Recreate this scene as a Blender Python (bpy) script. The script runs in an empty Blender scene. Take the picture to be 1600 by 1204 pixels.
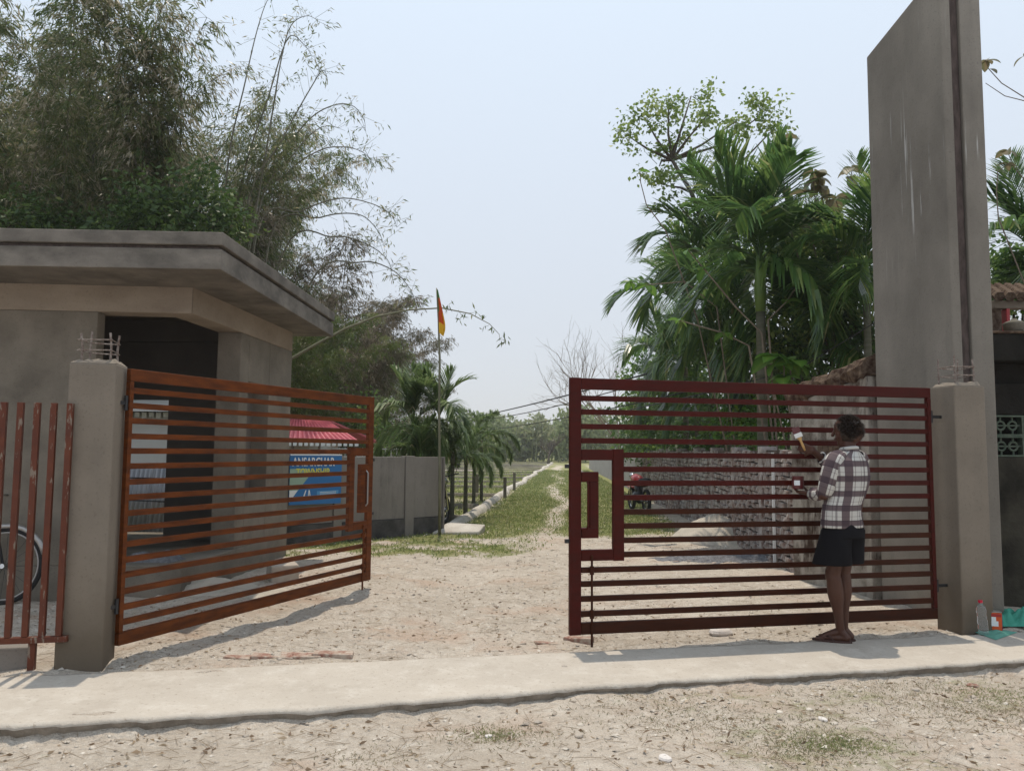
import bpy, math, random
import numpy as np
from mathutils import Vector, Matrix

# ------------------------------------------------------------------ camera, sky, sun, exposure
F_PX, PITCH, ROLL, CAM_H = 1255.0, 0.0813, 0.0078, 1.412
scene = bpy.context.scene
COL = scene.collection
cam_data = bpy.data.cameras.new('camera'); cam = bpy.data.objects.new('camera', cam_data); COL.objects.link(cam)
cam_data.sensor_fit = 'HORIZONTAL'; cam_data.sensor_width = 36.0
cam_data.lens = 36.0 * F_PX / 1600.0
cam_data.clip_start = 0.05; cam_data.clip_end = 3000
fw = Vector((0, math.cos(PITCH), math.sin(PITCH))); u0 = Vector((0, -math.sin(PITCH), math.cos(PITCH))); r0 = Vector((1, 0, 0))
cr, sr = math.cos(ROLL), math.sin(ROLL)
RT = r0 * cr + u0 * sr; UP = u0 * cr - r0 * sr
cam.matrix_world = Matrix(((RT.x, UP.x, -fw.x, 0), (RT.y, UP.y, -fw.y, 0), (RT.z, UP.z, -fw.z, CAM_H), (0, 0, 0, 1)))
scene.camera = cam
SUN_EL, SUN_AZ = math.radians(77.5), math.radians(-8)      # azimuth from +Y towards +X
w = bpy.data.worlds.new('World'); scene.world = w; w.use_nodes = True
nt = w.node_tree; bg = nt.nodes['Background']
sky = nt.nodes.new('ShaderNodeTexSky'); sky.sky_type = 'NISHITA'; sky.sun_disc = False
sky.sun_elevation = SUN_EL; sky.sun_rotation = SUN_AZ
sky.altitude = 50; sky.air_density = 1.0; sky.dust_density = 1.0; sky.ozone_density = 1.0
# hazy dry-season sky: the clear-sky model under a pale veil, a touch greyer low down
def N(t): return nt.nodes.new(t)
tcw = N('ShaderNodeTexCoord'); sep = N('ShaderNodeSeparateXYZ'); nt.links.new(tcw.outputs['Generated'], sep.inputs[0])
vr = N('ShaderNodeValToRGB'); nt.links.new(sep.outputs['Z'], vr.inputs[0])
vr.color_ramp.elements[0].position = 0.0; vr.color_ramp.elements[0].color = (.555, .56, .58, 1)
vr.color_ramp.elements[1].position = .55; vr.color_ramp.elements[1].color = (.655, .745, .845, 1)
scl = N('ShaderNodeVectorMath'); scl.operation = 'SCALE'; scl.inputs['Scale'].default_value = 1 / .12; nt.links.new(vr.outputs[0], scl.inputs[0])
veil = N('ShaderNodeMix'); veil.data_type = 'RGBA'; veil.inputs[0].default_value = .88
nt.links.new(sky.outputs[0], veil.inputs[6]); nt.links.new(scl.outputs[0], veil.inputs[7])
nt.links.new(veil.outputs[2], bg.inputs['Color']); bg.inputs['Strength'].default_value = 0.12
sun_d = bpy.data.lights.new('sun', 'SUN'); sun = bpy.data.objects.new('sun', sun_d); COL.objects.link(sun)
sun_d.energy = 2.4; sun_d.angle = math.radians(0.6); sun_d.color = (1.0, 0.90, 0.76)
sdir = Vector((math.sin(SUN_AZ) * math.cos(SUN_EL), math.cos(SUN_AZ) * math.cos(SUN_EL), math.sin(SUN_EL)))
sun.rotation_euler = sdir.to_track_quat('Z', 'Y').to_euler(); sun.location = (0, 0, 30)
scene.view_settings.view_transform = 'Standard'; scene.view_settings.look = 'None'
scene.view_settings.exposure = 0.35; scene.view_settings.gamma = 1.0
scene.view_settings.use_curve_mapping = False
scene.render.engine = 'CYCLES'
scene.cycles.max_bounces = 6; scene.cycles.diffuse_bounces = 3; scene.cycles.transparent_max_bounces = 8
scene.cycles.volume_bounces = 0; scene.cycles.use_denoising = True

rng = np.random.default_rng(7); random.seed(7)

def _ray(px, py):
    return RT * ((px - 800) / F_PX) - UP * ((py - 602) / F_PX) + fw
def P(px, py, Y):            # surveyed point: direction in the photo + measured distance
    d = _ray(px, py); t = Y / d.y; return Vector((t * d.x, Y, CAM_H + t * d.z))
def G(px, py, z=0.0):
    d = _ray(px, py); t = (z - CAM_H) / d.z; return Vector((t * d.x, t * d.y, z))

# ------------------------------------------------------------------ noise
def _hash(ix, iy, s):
    n = (ix * 374761393 + iy * 668265263 + s * 1442695041) & 0xffffffff
    n = ((n ^ (n >> 13)) * 1274126177) & 0xffffffff
    return ((n ^ (n >> 16)) & 0xffff) / 65535.0
def vnoise(x, y, s=0):
    x = np.asarray(x, float); y = np.asarray(y, float)
    ix = np.floor(x).astype(np.int64); iy = np.floor(y).astype(np.int64); fx = x - ix; fy = y - iy
    fx = fx * fx * (3 - 2 * fx); fy = fy * fy * (3 - 2 * fy)
    a = _hash(ix, iy, s); b = _hash(ix + 1, iy, s); c = _hash(ix, iy + 1, s); d = _hash(ix + 1, iy + 1, s)
    return (a * (1 - fx) + b * fx) * (1 - fy) + (c * (1 - fx) + d * fx) * fy
def fbm(x, y, s=0, o=4):
    r = 0; a = .5; f = 1.0
    for i in range(o):
        r = r + a * vnoise(x * f, y * f, s + i * 17); a *= .5; f *= 2.07
    return r / (1 - .5 ** o)

# ------------------------------------------------------------------ materials
def mat(name, col=(.5, .5, .5), rough=.8, spec=.3, metal=0.0, noise=None, bump=None, extra=None, trans=0.0, ramp=None, attr=None, coord='Object'):
    """noise=(scale, col2, contrast[, zstretch]); bump=(scale, strength, dist)"""
    m = bpy.data.materials.new(name); m.use_nodes = True; t = m.node_tree; n = t.nodes; L = t.links
    b = n['Principled BSDF']; out = n['Material Output']
    b.inputs['Roughness'].default_value = rough; b.inputs['Specular IOR Level'].default_value = spec
    b.inputs['Metallic'].default_value = metal
    b.inputs['Base Color'].default_value = (*col, 1)
    tc = n.new('ShaderNodeTexCoord'); src = None
    def noi(scale, det=6, st=None, rough_=.6):
        mp = n.new('ShaderNodeMapping'); L.new(tc.outputs[coord], mp.inputs[0])
        if st: mp.inputs['Scale'].default_value = st
        x = n.new('ShaderNodeTexNoise'); x.inputs['Scale'].default_value = scale; x.inputs['Detail'].default_value = det
        x.inputs['Roughness'].default_value = rough_; L.new(mp.outputs[0], x.inputs['Vector']); return x.outputs[0]
    def rmp(fac, p0, p1, c0=(0, 0, 0), c1=(1, 1, 1)):
        r = n.new('ShaderNodeValToRGB'); r.color_ramp.elements[0].position = p0; r.color_ramp.elements[1].position = p1
        r.color_ramp.elements[0].color = (*c0, 1); r.color_ramp.elements[1].color = (*c1, 1); L.new(fac, r.inputs[0]); return r.outputs[0]
    def mix(fac, a, c):
        x = n.new('ShaderNodeMix'); x.data_type = 'RGBA'
        if isinstance(fac, float): x.inputs[0].default_value = fac
        else: L.new(fac, x.inputs[0])
        for i, v in ((6, a), (7, c)):
            if isinstance(v, tuple): x.inputs[i].default_value = (*v, 1)
            else: L.new(v, x.inputs[i])
        return x.outputs[2]
    m_src = None
    if attr:
        a = n.new('ShaderNodeAttribute'); a.attribute_name = attr
        r = n.new('ShaderNodeValToRGB'); els = r.color_ramp.elements
        els[0].position = ramp[0][0]; els[0].color = (*ramp[0][1], 1); els[1].position = ramp[-1][0]; els[1].color = (*ramp[-1][1], 1)
        for p, c in ramp[1:-1]:
            e = els.new(p); e.color = (*c, 1)
        L.new(a.outputs['Fac'], r.inputs[0]); m_src = r.outputs[0]
    if noise:
        st = noise[3] if len(noise) > 3 else None
        f = rmp(noi(noise[0], st=st), .5 - .5 / max(noise[2], .01), .5 + .5 / max(noise[2], .01))
        m_src = mix(f, m_src if m_src is not None else col, noise[1])
    if extra: m_src = extra(n, L, tc, noi, rmp, mix, m_src if m_src is not None else col, b)
    if m_src is not None and not isinstance(m_src, tuple): L.new(m_src, b.inputs['Base Color'])
    if bump:
        bn = n.new('ShaderNodeBump'); bn.inputs['Strength'].default_value = bump[1]; bn.inputs['Distance'].default_value = bump[2]
        L.new(noi(bump[0], 8, bump[3] if len(bump) > 3 else None), bn.inputs['Height']); L.new(bn.outputs[0], b.inputs['Normal'])
    if trans > 0:
        tr = n.new('ShaderNodeBsdfTranslucent'); ms = n.new('ShaderNodeMixShader'); ms.inputs[0].default_value = trans
        if m_src is not None and not isinstance(m_src, tuple):
            g = n.new('ShaderNodeGamma'); g.inputs[1].default_value = .85; L.new(m_src, g.inputs[0]); L.new(g.outputs[0], tr.inputs[0])
        else: tr.inputs[0].default_value = (*col, 1)
        L.new(b.outputs[0], ms.inputs[1]); L.new(tr.outputs[0], ms.inputs[2]); L.new(ms.outputs[0], out.inputs[0])
    return m

def streaks(dark, amt, sc=(14, 14, .5), lo=.5, hi=.75, drips=None):
    def ex(n, L, tc, noi, rmp, mix, src, b):
        f0 = rmp(noi(1.0, 6, (sc[0] * .55, sc[1] * .55, sc[2] * 1.6), .7), lo, hi, (0, 0, 0), (amt, amt, amt)); f1 = rmp(noi(1.7, 6, None, .75), .40, .62); mf = n.new('ShaderNodeMath'); mf.operation = 'MULTIPLY'; L.new(f0, mf.inputs[0]); L.new(f1, mf.inputs[1]); f = mf.outputs[0]
        c = mix(f, src, dark)
        f2 = rmp(noi(60, 3), .58, .72, (0, 0, 0), (.35, .35, .35))
        c = mix(f2, c, tuple(v * .6 for v in dark))
        if drips:
            a = noi(1.0, 5, (26, 26, .8)); bb = noi(1.1, 3, None)
            m1 = rmp(a, .60, .66); m2 = rmp(bb, .48, .58, (0, 0, 0), (.75, .75, .75))
            spz = n.new('ShaderNodeSeparateXYZ'); L.new(tc.outputs['Object'], spz.inputs[0]); zr = n.new('ShaderNodeValToRGB'); mz = n.new('ShaderNodeMath'); mz.operation = 'DIVIDE'; L.new(spz.outputs[2], mz.inputs[0]); mz.inputs[1].default_value = 6
            L.new(mz.outputs[0], zr.inputs[0]); e = zr.color_ramp.elements; e[0].position = .50; e[0].color = (0, 0, 0, 1); e[1].position = .82; e[1].color = (.15, .15, .15, 1); q = e.new(.62); q.color = (1, 1, 1, 1); q = e.new(.735); q.color = (1, 1, 1, 1)
            mq = n.new('ShaderNodeMath'); mq.operation = 'MULTIPLY'; L.new(m2, mq.inputs[0]); L.new(zr.outputs[0], mq.inputs[1]); m2 = mq.outputs[0]
            mm = n.new('ShaderNodeMath'); mm.operation = 'MULTIPLY'; L.new(m1, mm.inputs[0]); L.new(m2, mm.inputs[1])
            c = mix(mm.outputs[0], c, drips)
        return c
    return ex

M = {}
M['pylon'] = mat('grey_cement_render', (.265, .24, .205), .9, .2, noise=(1.1, (.145, .13, .11), 2.6, (1, 1, .6)), bump=(45, .35, .01), extra=streaks((.12, .108, .095), .7, (9, 9, .35), drips=(.46, .45, .43)))
def damp_foot(z0, z1, col, amt):
    def ex(n, L, tc, noi, rmp, mix, src, b):
        sp = n.new('ShaderNodeSeparateXYZ'); L.new(tc.outputs['Object'], sp.inputs[0]); ad = n.new('ShaderNodeMath'); ad.operation = 'MULTIPLY_ADD'; L.new(noi(3, 6), ad.inputs[0]); ad.inputs[1].default_value = -.6; L.new(sp.outputs[2], ad.inputs[2])
        mr = n.new('ShaderNodeMapRange'); mr.inputs[1].default_value = z0 - .3; mr.inputs[2].default_value = z1 - .3; mr.inputs[3].default_value = amt; mr.inputs[4].default_value = 0; L.new(ad.outputs[0], mr.inputs[0])
        st = streaks((.13, .115, .10), .5)(n, L, tc, noi, rmp, mix, src, b)
        return mix(mr.outputs[0], st, col)
    return ex
M['post'] = mat('post_cement', (.24, .203, .162), .9, .2, noise=(2.5, (.175, .148, .118), 2.0), bump=(60, .3, .008), extra=damp_foot(.15, .75, (.115, .088, .06), .75))
M['house'] = mat('house_cement', (.235, .205, .165), .9, .2, noise=(2.2, (.14, .122, .098), 2.8), bump=(40, .3, .01), extra=streaks((.105, .092, .075), .5, (5, 5, .7)))
M['beam'] = mat('beam_cement', (.36, .30, .235), .9, .2, noise=(2.2, (.25, .20, .155), 2.0, (1, 1, 2)), bump=(30, .4, .01), extra=streaks((.18, .14, .10), .5, (3, 3, 2)))
M['roofc'] = mat('roof_cement', (.225, .20, .17), .9, .2, noise=(2.6, (.115, .103, .088), 3.2, (1, 1, 2)), bump=(35, .4, .01), extra=streaks((.10, .09, .08), .5, (2, 2, 6)))
M['darkgroove'] = mat('rusty_groove', (.07, .055, .05), .95, .1, noise=(25, (.13, .1, .09), 3, (1, 1, .3)))
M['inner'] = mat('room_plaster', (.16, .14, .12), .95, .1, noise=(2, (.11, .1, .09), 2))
M['slab'] = mat('slab_cement', (.50, .45, .385), .92, .15, noise=(1.2, (.42, .375, .32), 2.2), bump=(45, .5, .015),
                extra=lambda n, L, tc, noi, rmp, mix, s, b: mix(rmp(noi(35, 6), .60, .68, (0, 0, 0), (.6, .6, .6)), mix(rmp(noi(5, 9, None, .8), .5, .66, (0, 0, 0), (.6, .6, .6)), mix(rmp(noi(2.3, 8, None, .75), .53, .68, (0, 0, 0), (.5, .5, .5)), s, (.33, .285, .235)), (.58, .54, .48)), (.25, .20, .155)))
M['slabedge'] = mat('dirt_and_shade_slab_edge', (.32, .275, .225), .95, .1, noise=(9, (.17, .145, .115), 2.5), bump=(30, .8, .03))  # front face darker than the top: dirt plus its shade painted in
def gate_mat(name, c, c2, sp, rg):
    return mat(name, c, rg, sp, noise=(7, c2, 3.5, (.6, 1, 3)), bump=(60, .25, .003), extra=lambda n, L, tc, noi, rmp, mix, s, b: mix(rmp(noi(22, 5), .63, .7, (0, 0, 0), (.5, .5, .5)), s, tuple(v * .5 for v in c)))
M['red_new'] = gate_mat('fresh_maroon_paint', (.062, .0055, .003), (.045, .006, .003), .15, .5)
M['red_old'] = gate_mat('brown_primer_paint', (.050, .0125, .004), (.033, .009, .003), .15, .55)
M['primer'] = gate_mat('orange_brown_primer', (.155, .040, .007), (.075, .021, .006), .18, .5)
M['fence'] = mat('peeling_primer', (.13, .034, .014), .6, .3, noise=(9, (.08, .022, .012), 2),
                 extra=lambda n, L, tc, noi, rmp, mix, s, b: mix(rmp(noi(1, 5, (40, 40, 9)), .60, .63), s, (.20, .155, .12)))
M['rebar'] = mat('rusty_rebar', (.10, .06, .045), .8, .3, noise=(40, (.3, .26, .23), 3))
M['steel'] = mat('bare_steel_rod', (.35, .33, .31), .4, .5, .7)
M['skin'] = mat('brown_skin', (.085, .034, .020), .5, .35, noise=(12, (.06, .024, .015), 2), bump=(120, .1, .002))
M['hair'] = mat('black_brown_hair', (.03, .019, .013), .5, .4)
M['shorts'] = mat('black_cloth', (.007, .0065, .008), .85, .15, bump=(200, .15, .002))
M['sandal'] = mat('brown_rubber', (.06, .03, .024), .7, .3)
M['steel_dark'] = mat('black_metal', (.02, .02, .022), .45, .5)
M['rubber'] = mat('black_rubber', (.018, .017, .017), .8, .3)
M['redpaint'] = mat('red_gloss_panel', (.35, .02, .02), .3, .5)
M['chrome'] = mat('chrome', (.6, .6, .6), .2, .5, 1.0)
M['white'] = mat('white_paint', (.72, .72, .70), .6, .3)
M['wood'] = mat('pale_wood', (.55, .33, .13), .5, .3)
M['tinmaroon'] = mat('maroon_paint_tin', (.10, .018, .02), .3, .5)
M['cloth'] = mat('green_cloth', (.045, .24, .17), .85, .1, noise=(30, (.08, .32, .24), 2))
M['clothpale'] = mat('pale_green_cloth', (.10, .27, .21), .85, .1, noise=(30, (.14, .34, .27), 2))
M['plastic'] = mat('clear_plastic', (.9, .92, .93), .08, .5); M['plastic'].node_tree.nodes['Principled BSDF'].inputs['Transmission Weight'].default_value = .92; M['plastic'].node_tree.nodes['Principled BSDF'].inputs['IOR'].default_value = 1.25
M['redcap'] = mat('red_plastic_cap', (.55, .01, .04), .4, .4)
M['bwall'] = mat('precast_wall', (.27, .245, .22), .95, .15, noise=(1.5, (.19, .17, .15), 2), bump=(30, .4, .01), extra=streaks((.08, .07, .06), .6))
M['bwalld'] = mat('damp_wall_foot', (.12, .11, .105), .95, .15, noise=(4, (.05, .048, .045), 3), bump=(30, .5, .02))
M['redroof'] = mat('pink_red_sheet', (.62, .15, .18), .5, .4, noise=(3, (.50, .11, .13), 2))
M['corr'] = mat('galvanised_sheet', (.30, .31, .33), .45, .4, .35, noise=(4, (.33, .32, .33), 2))
M['pale'] = mat('pale_plaster', (.55, .53, .50), .9, .2, noise=(2, (.47, .45, .42), 2))
M['blue'] = mat('blue_banner', (.035, .16, .38), .5, .3); M['bluel'] = mat('light_blue_print', (.10, .30, .55), .5, .3)
M['greenprint'] = mat('pale_green_print', (.30, .42, .32), .5, .3)
M['whiteprint'] = mat('white_lettering', (.75, .77, .78), .5, .3); M['yellowprint'] = mat('yellow_lettering', (.65, .62, .10), .5, .3)
M['purple'] = mat('purple_print', (.08, .05, .25), .4, .4); M['orangeprint'] = mat('orange_print', (.62, .09, .02), .4, .4)
M['flago'] = mat('orange_flag', (.62, .10, .03), .8, .1, trans=.3); M['flagy'] = mat('yellow_flag', (.75, .45, .04), .8, .1, trans=.3); M['flagg'] = mat('green_flag', (.10, .25, .08), .8, .1, trans=.3)
M['bambpole'] = mat('dry_bamboo', (.20, .19, .13), .6, .3, noise=(6, (.12, .12, .07), 2))
M['culm'] = mat('bamboo_culm', (.09, .085, .055), .5, .4, noise=(5, (.20, .18, .13), 2))
M['bark'] = mat('grey_brown_bark', (.14, .115, .09), .95, .1, noise=(8, (.07, .058, .045), 2.5, (1, 1, .3)), bump=(25, .6, .02))
M['palmtrunk'] = mat('ringed_palm_trunk', (.15, .14, .11), .9, .2, noise=(1, (.08, .085, .05), 3, (1, 1, 14)), bump=(1, .6, .02, (2, 2, 22)))
M['shaft'] = mat('green_crownshaft', (.13, .20, .04), .5, .4, noise=(4, (.08, .14, .03), 2))
M['whitewash'] = mat('whitewashed_brick', (.50, .47, .44), .95, .1, noise=(7, (.16, .10, .08), 3.0), bump=(60, .6, .02))
M['mortar'] = mat('dark_mortar', (.07, .05, .042), .98, .05, noise=(10, (.16, .13, .11), 2.5), bump=(25, .8, .03))
M['farwall'] = mat('pale_weathered_wall', (.42, .40, .38), .95, .1, noise=(3, (.26, .24, .22), 2, (1, 1, .6)), bump=(12, .6, .02))
M['stained'] = mat('stained_plaster', (.42, .39, .34), .95, .1, noise=(2.6, (.24, .21, .175), 2.6), bump=(20, .5, .015), extra=streaks((.055, .036, .026), 1.0, (9, 9, .7), .42, .54))
M['moss'] = mat('crumbling_brown_coping', (.055, .032, .024), .98, .05, noise=(14, (.17, .125, .09), 3.5), bump=(15, 1, .05))
M['blackwall'] = mat('near_black_wall', (.028, .026, .022), .98, .1, noise=(2, (.010, .009, .008), 2.5, (1, 1, .6)), bump=(12, .7, .03))  # near-black colour for the upper wall, beam and grill backing
M['grime'] = mat('grimy_wall', (.075, .068, .052), .98, .1, noise=(2.5, (.018, .017, .014), 2.5), bump=(15, .7, .02))
M['grill'] = mat('pale_green_grill', (.13, .155, .12), .9, .2, noise=(14, (.05, .075, .055), 2.5))
M['kerb'] = mat('pale_kerb_concrete', (.60, .56, .50), .95, .1, noise=(2.2, (.38, .34, .29), 2.2), bump=(12, .6, .03))
M['mudwall'] = mat('weathered_plot_kerb', (.12, .11, .085), .95, .1, noise=(1.5, (.22, .20, .165), 2), bump=(12, .6, .03))
M['stone'] = mat('pale_stone', (.46, .41, .35), .9, .2, noise=(7, (.34, .29, .24), 2), bump=(25, .4, .01))
M['whitestone'] = mat('white_stone', (.68, .64, .60), .9, .2, noise=(7, (.55, .5, .46), 2), bump=(25, .4, .01))
M['brickred'] = mat('red_brick', (.24, .115, .085), .95, .1, noise=(18, (.45, .38, .31), 4), bump=(40, .5, .01))
M['sand'] = mat('sand_heap', (.50, .45, .38), .95, .1, noise=(6, (.40, .36, .30), 2), bump=(60, .5, .02))
M['gravelgrey'] = mat('grey_gravel', (.26, .26, .27), .95, .2, noise=(20, (.13, .13, .14), 2.5), bump=(40, 1, .04))
M['cable'] = mat('black_cable', (.03, .03, .035), .6, .3)
M['deadtwig'] = mat('dead_twig', (.25, .21, .16), .9, .1, noise=(4, (.12, .09, .07), 2))

def leafmat(name, ramp, trans=.35, rough=.45, spec=.45):
    return mat(name, (.1, .1, .1), rough, spec, attr='tint', ramp=ramp, trans=trans)
L_BAMB = leafmat('bamboo_leaves', [(0, (.06, .10, .022)), (.4, (.13, .165, .05)), (.65, (.25, .225, .12)), (1, (.60, .53, .42))], .55, .33, .65)
L_BAMG = leafmat('green_bamboo_leaves', [(0, (.08, .13, .03)), (.45, (.15, .20, .05)), (.8, (.22, .22, .09)), (1, (.36, .31, .2))], .4)
L_BAMD = leafmat('dry_bamboo_leaves', [(0, (.09, .09, .045)), (.4, (.17, .14, .09)), (.75, (.27, .22, .16)), (1, (.44, .37, .30))], .32)
L_PALM = leafmat('palm_leaflets', [(0, (.025, .065, .02)), (.45, (.06, .13, .03)), (.8, (.15, .23, .05)), (1, (.34, .32, .14))], .45, .28, .6)
L_FOX = leafmat('foxtail_leaflets', [(0, (.065, .11, .035)), (.5, (.13, .20, .06)), (.85, (.23, .28, .11)), (1, (.42, .36, .22))], .42, .4, .5)
L_TREE = leafmat('light_tree_leaves', [(0, (.07, .13, .03)), (.5, (.15, .23, .05)), (1, (.30, .36, .10))], .48)
L_DARK = leafmat('dark_shrub_leaves', [(0, (.03, .075, .016)), (.5, (.08, .155, .034)), (.9, (.17, .27, .05)), (1, (.34, .40, .10))], .45, .35, .6)
L_SHADY = leafmat('deep_green_leaves', [(0, (.025, .055, .014)), (.5, (.06, .11, .025)), (.85, (.11, .17, .035)), (1, (.30, .34, .10))], .35, .45, .4)
L_TEAK = leafmat('large_brown_green_leaves', [(0, (.06, .09, .03)), (.5, (.14, .13, .06)), (1, (.26, .16, .10))], .4)
L_BROAD = leafmat('bright_broad_leaves', [(0, (.05, .12, .02)), (.6, (.10, .22, .03)), (1, (.30, .34, .06))], .45, .35, .5)
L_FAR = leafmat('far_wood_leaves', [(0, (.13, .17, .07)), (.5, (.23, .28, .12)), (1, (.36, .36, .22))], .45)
L_GRASS = leafmat('grass_blades', [(0, (.12, .17, .045)), (.5, (.22, .26, .08)), (.8, (.36, .33, .16)), (1, (.50, .44, .28))], .4)
L_DRYGR = leafmat('dry_grass_blades', [(0, (.12, .14, .05)), (.4, (.24, .21, .12)), (1, (.40, .33, .23))], .2)
L_LITTER = leafmat('dry_leaf_litter', [(0, (.16, .10, .06)), (.4, (.30, .21, .13)), (1, (.52, .43, .31))], .3)
L_PEB = leafmat('pebbles', [(0, (.24, .20, .165)), (.55, (.44, .39, .33)), (1, (.60, .55, .48))], 0, .9, .2)

# ------------------------------------------------------------------ mesh helpers
def make_mesh(name, v, f, m, smooth=False, tint=None):
    me = bpy.data.meshes.new(name)
    if isinstance(f, np.ndarray):
        v = np.asarray(v, np.float32); k = f.shape[1]
        me.vertices.add(len(v)); me.vertices.foreach_set('co', v.ravel())
        me.loops.add(f.size); me.loops.foreach_set('vertex_index', f.astype(np.int32).ravel())
        me.polygons.add(len(f)); me.polygons.foreach_set('loop_start', np.arange(0, f.size, k, dtype=np.int32))
        me.polygons.foreach_set('loop_total', np.full(len(f), k, np.int32)); me.update(calc_edges=True)
    else:
        me.from_pydata([tuple(map(float, p)) for p in v], [], f); me.update()
    ms = m if isinstance(m, (list, tuple)) else [m]
    for x in ms: me.materials.append(x)
    if smooth: me.polygons.foreach_set('use_smooth', np.ones(len(me.polygons), bool))
    if tint is not None:
        a = me.attributes.new('tint', 'FLOAT', 'POINT'); a.data.foreach_set('value', np.asarray(tint, np.float32))
    return me
def link(name, me, parent=None, loc=None, rot=None, scale=None):
    o = bpy.data.objects.new(name, me); COL.objects.link(o)
    if parent: o.parent = parent
    if loc is not None: o.location = loc
    if rot is not None: o.rotation_euler = rot
    if scale is not None: o.scale = scale
    return o
def tag(o, label=None, cat=None, group=None, kind=None):
    if label: o['label'] = label
    if cat: o['category'] = cat
    if group: o['group'] = group
    if kind: o['kind'] = kind
    return o
def thing(name, label, cat, loc=(0, 0, 0), rz=0.0, group=None):
    o = bpy.data.objects.new(name, None); COL.objects.link(o); o.empty_display_size = .2
    o.location = loc; o.rotation_euler = (0, 0, rz); return tag(o, label, cat, group)

class MB:
    def __init__(s): s.v = []; s.f = []; s.mi = []; s.uv = None
    def add(s, v, f, mi=0):
        o = len(s.v); s.v += [tuple(p) for p in v]; s.f += [tuple(i + o for i in q) for q in f]; s.mi += [mi] * len(f)
    def box(s, a, b, mi=0, rz=0, piv=None, jit=0):
        x0, y0, z0 = a; x1, y1, z1 = b
        v = [Vector(p) for p in ((x0, y0, z0), (x1, y0, z0), (x1, y1, z0), (x0, y1, z0), (x0, y0, z1), (x1, y0, z1), (x1, y1, z1), (x0, y1, z1))]
        if rz:
            c = Vector(piv) if piv else Vector(((x0 + x1) / 2, (y0 + y1) / 2, 0)); R = Matrix.Rotation(rz, 3, 'Z'); v = [R @ (p - c) + c for p in v]
        if jit: v = [p + Vector([random.uniform(-jit, jit) for _ in range(3)]) for p in v]
        s.add(v, [(0, 3, 2, 1), (4, 5, 6, 7), (0, 1, 5, 4), (1, 2, 6, 5), (2, 3, 7, 6), (3, 0, 4, 7)], mi); return s
    def prism(s, poly, z0, z1, mi=0):      # poly ccw list of (x,y); z may be a list
        n = len(poly); Z0 = z0 if isinstance(z0, (list, tuple)) else [z0] * n; Z1 = z1 if isinstance(z1, (list, tuple)) else [z1] * n
        v = [(p[0], p[1], Z0[i]) for i, p in enumerate(poly)] + [(p[0], p[1], Z1[i]) for i, p in enumerate(poly)]
        s.add(v, [tuple(range(n))[::-1], tuple(range(n, 2 * n))] + [(i, (i + 1) % n, n + (i + 1) % n, n + i) for i in range(n)], mi); return s
    def tube(s, pts, rad, n=8, mi=0, cap=True, sx=1.0):
        pts = [Vector(p) for p in pts]; rad = rad if isinstance(rad, (list, tuple, np.ndarray)) else [rad] * len(pts)
        o = len(s.v); ref = None
        for i, p in enumerate(pts):
            d = (pts[min(i + 1, len(pts) - 1)] - pts[max(i - 1, 0)]).normalized()
            if ref is None: ref = Vector((1, 0, 0)) if abs(d.x) < .8 else Vector((0, 1, 0))
            a = (ref - d * ref.dot(d)).normalized(); b = d.cross(a); ref = a
            for k in range(n):
                t = 2 * math.pi * k / n; s.v.append(tuple(p + (a * math.cos(t) * sx + b * math.sin(t)) * rad[i]))
        for i in range(len(pts) - 1):
            for k in range(n):
                s.f.append((o + i * n + k, o + i * n + (k + 1) % n, o + (i + 1) * n + (k + 1) % n, o + (i + 1) * n + k)); s.mi.append(mi)
        if cap:
            s.f.append(tuple(o + k for k in range(n))[::-1]); e = o + (len(pts) - 1) * n; s.f.append(tuple(e + k for k in range(n))); s.mi += [mi, mi]
        return s
    def torus(s, c, R, r, axis='y', n=28, k=6, mi=0):
        pts = []
        for i in range(n + 1):
            t = 2 * math.pi * i / n
            q = {'y': (R * math.cos(t), 0, R * math.sin(t)), 'z': (R * math.cos(t), R * math.sin(t), 0), 'x': (0, R * math.cos(t), R * math.sin(t))}[axis]
            pts.append(Vector(c) + Vector(q))
        return s.tube(pts, r, k, mi, cap=False)
    def lathe(s, prof, c=(0, 0, 0), n=16, mi=0):
        o = len(s.v)
        for r, z in prof:
            for k in range(n):
                t = 2 * math.pi * k / n; s.v.append((c[0] + r * math.cos(t), c[1] + r * math.sin(t), c[2] + z))
        for i in range(len(prof) - 1):
            for k in range(n):
                s.f.append((o + i * n + k, o + i * n + (k + 1) % n, o + (i + 1) * n + (k + 1) % n, o + (i + 1) * n + k)); s.mi.append(mi)
        return s
    def build(s, name, m, parent=None, smooth=False, bevel=0, **kw):
        me = make_mesh(name, s.v, s.f, m, smooth)
        if isinstance(m, (list, tuple)): me.polygons.foreach_set('material_index', np.array(s.mi, np.int32))
        o = link(name, me, parent, **kw)
        if bevel:
            b = o.modifiers.new('bevel', 'BEVEL'); b.width = bevel; b.segments = 2; b.limit_method = 'ANGLE'
        return o

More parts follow.
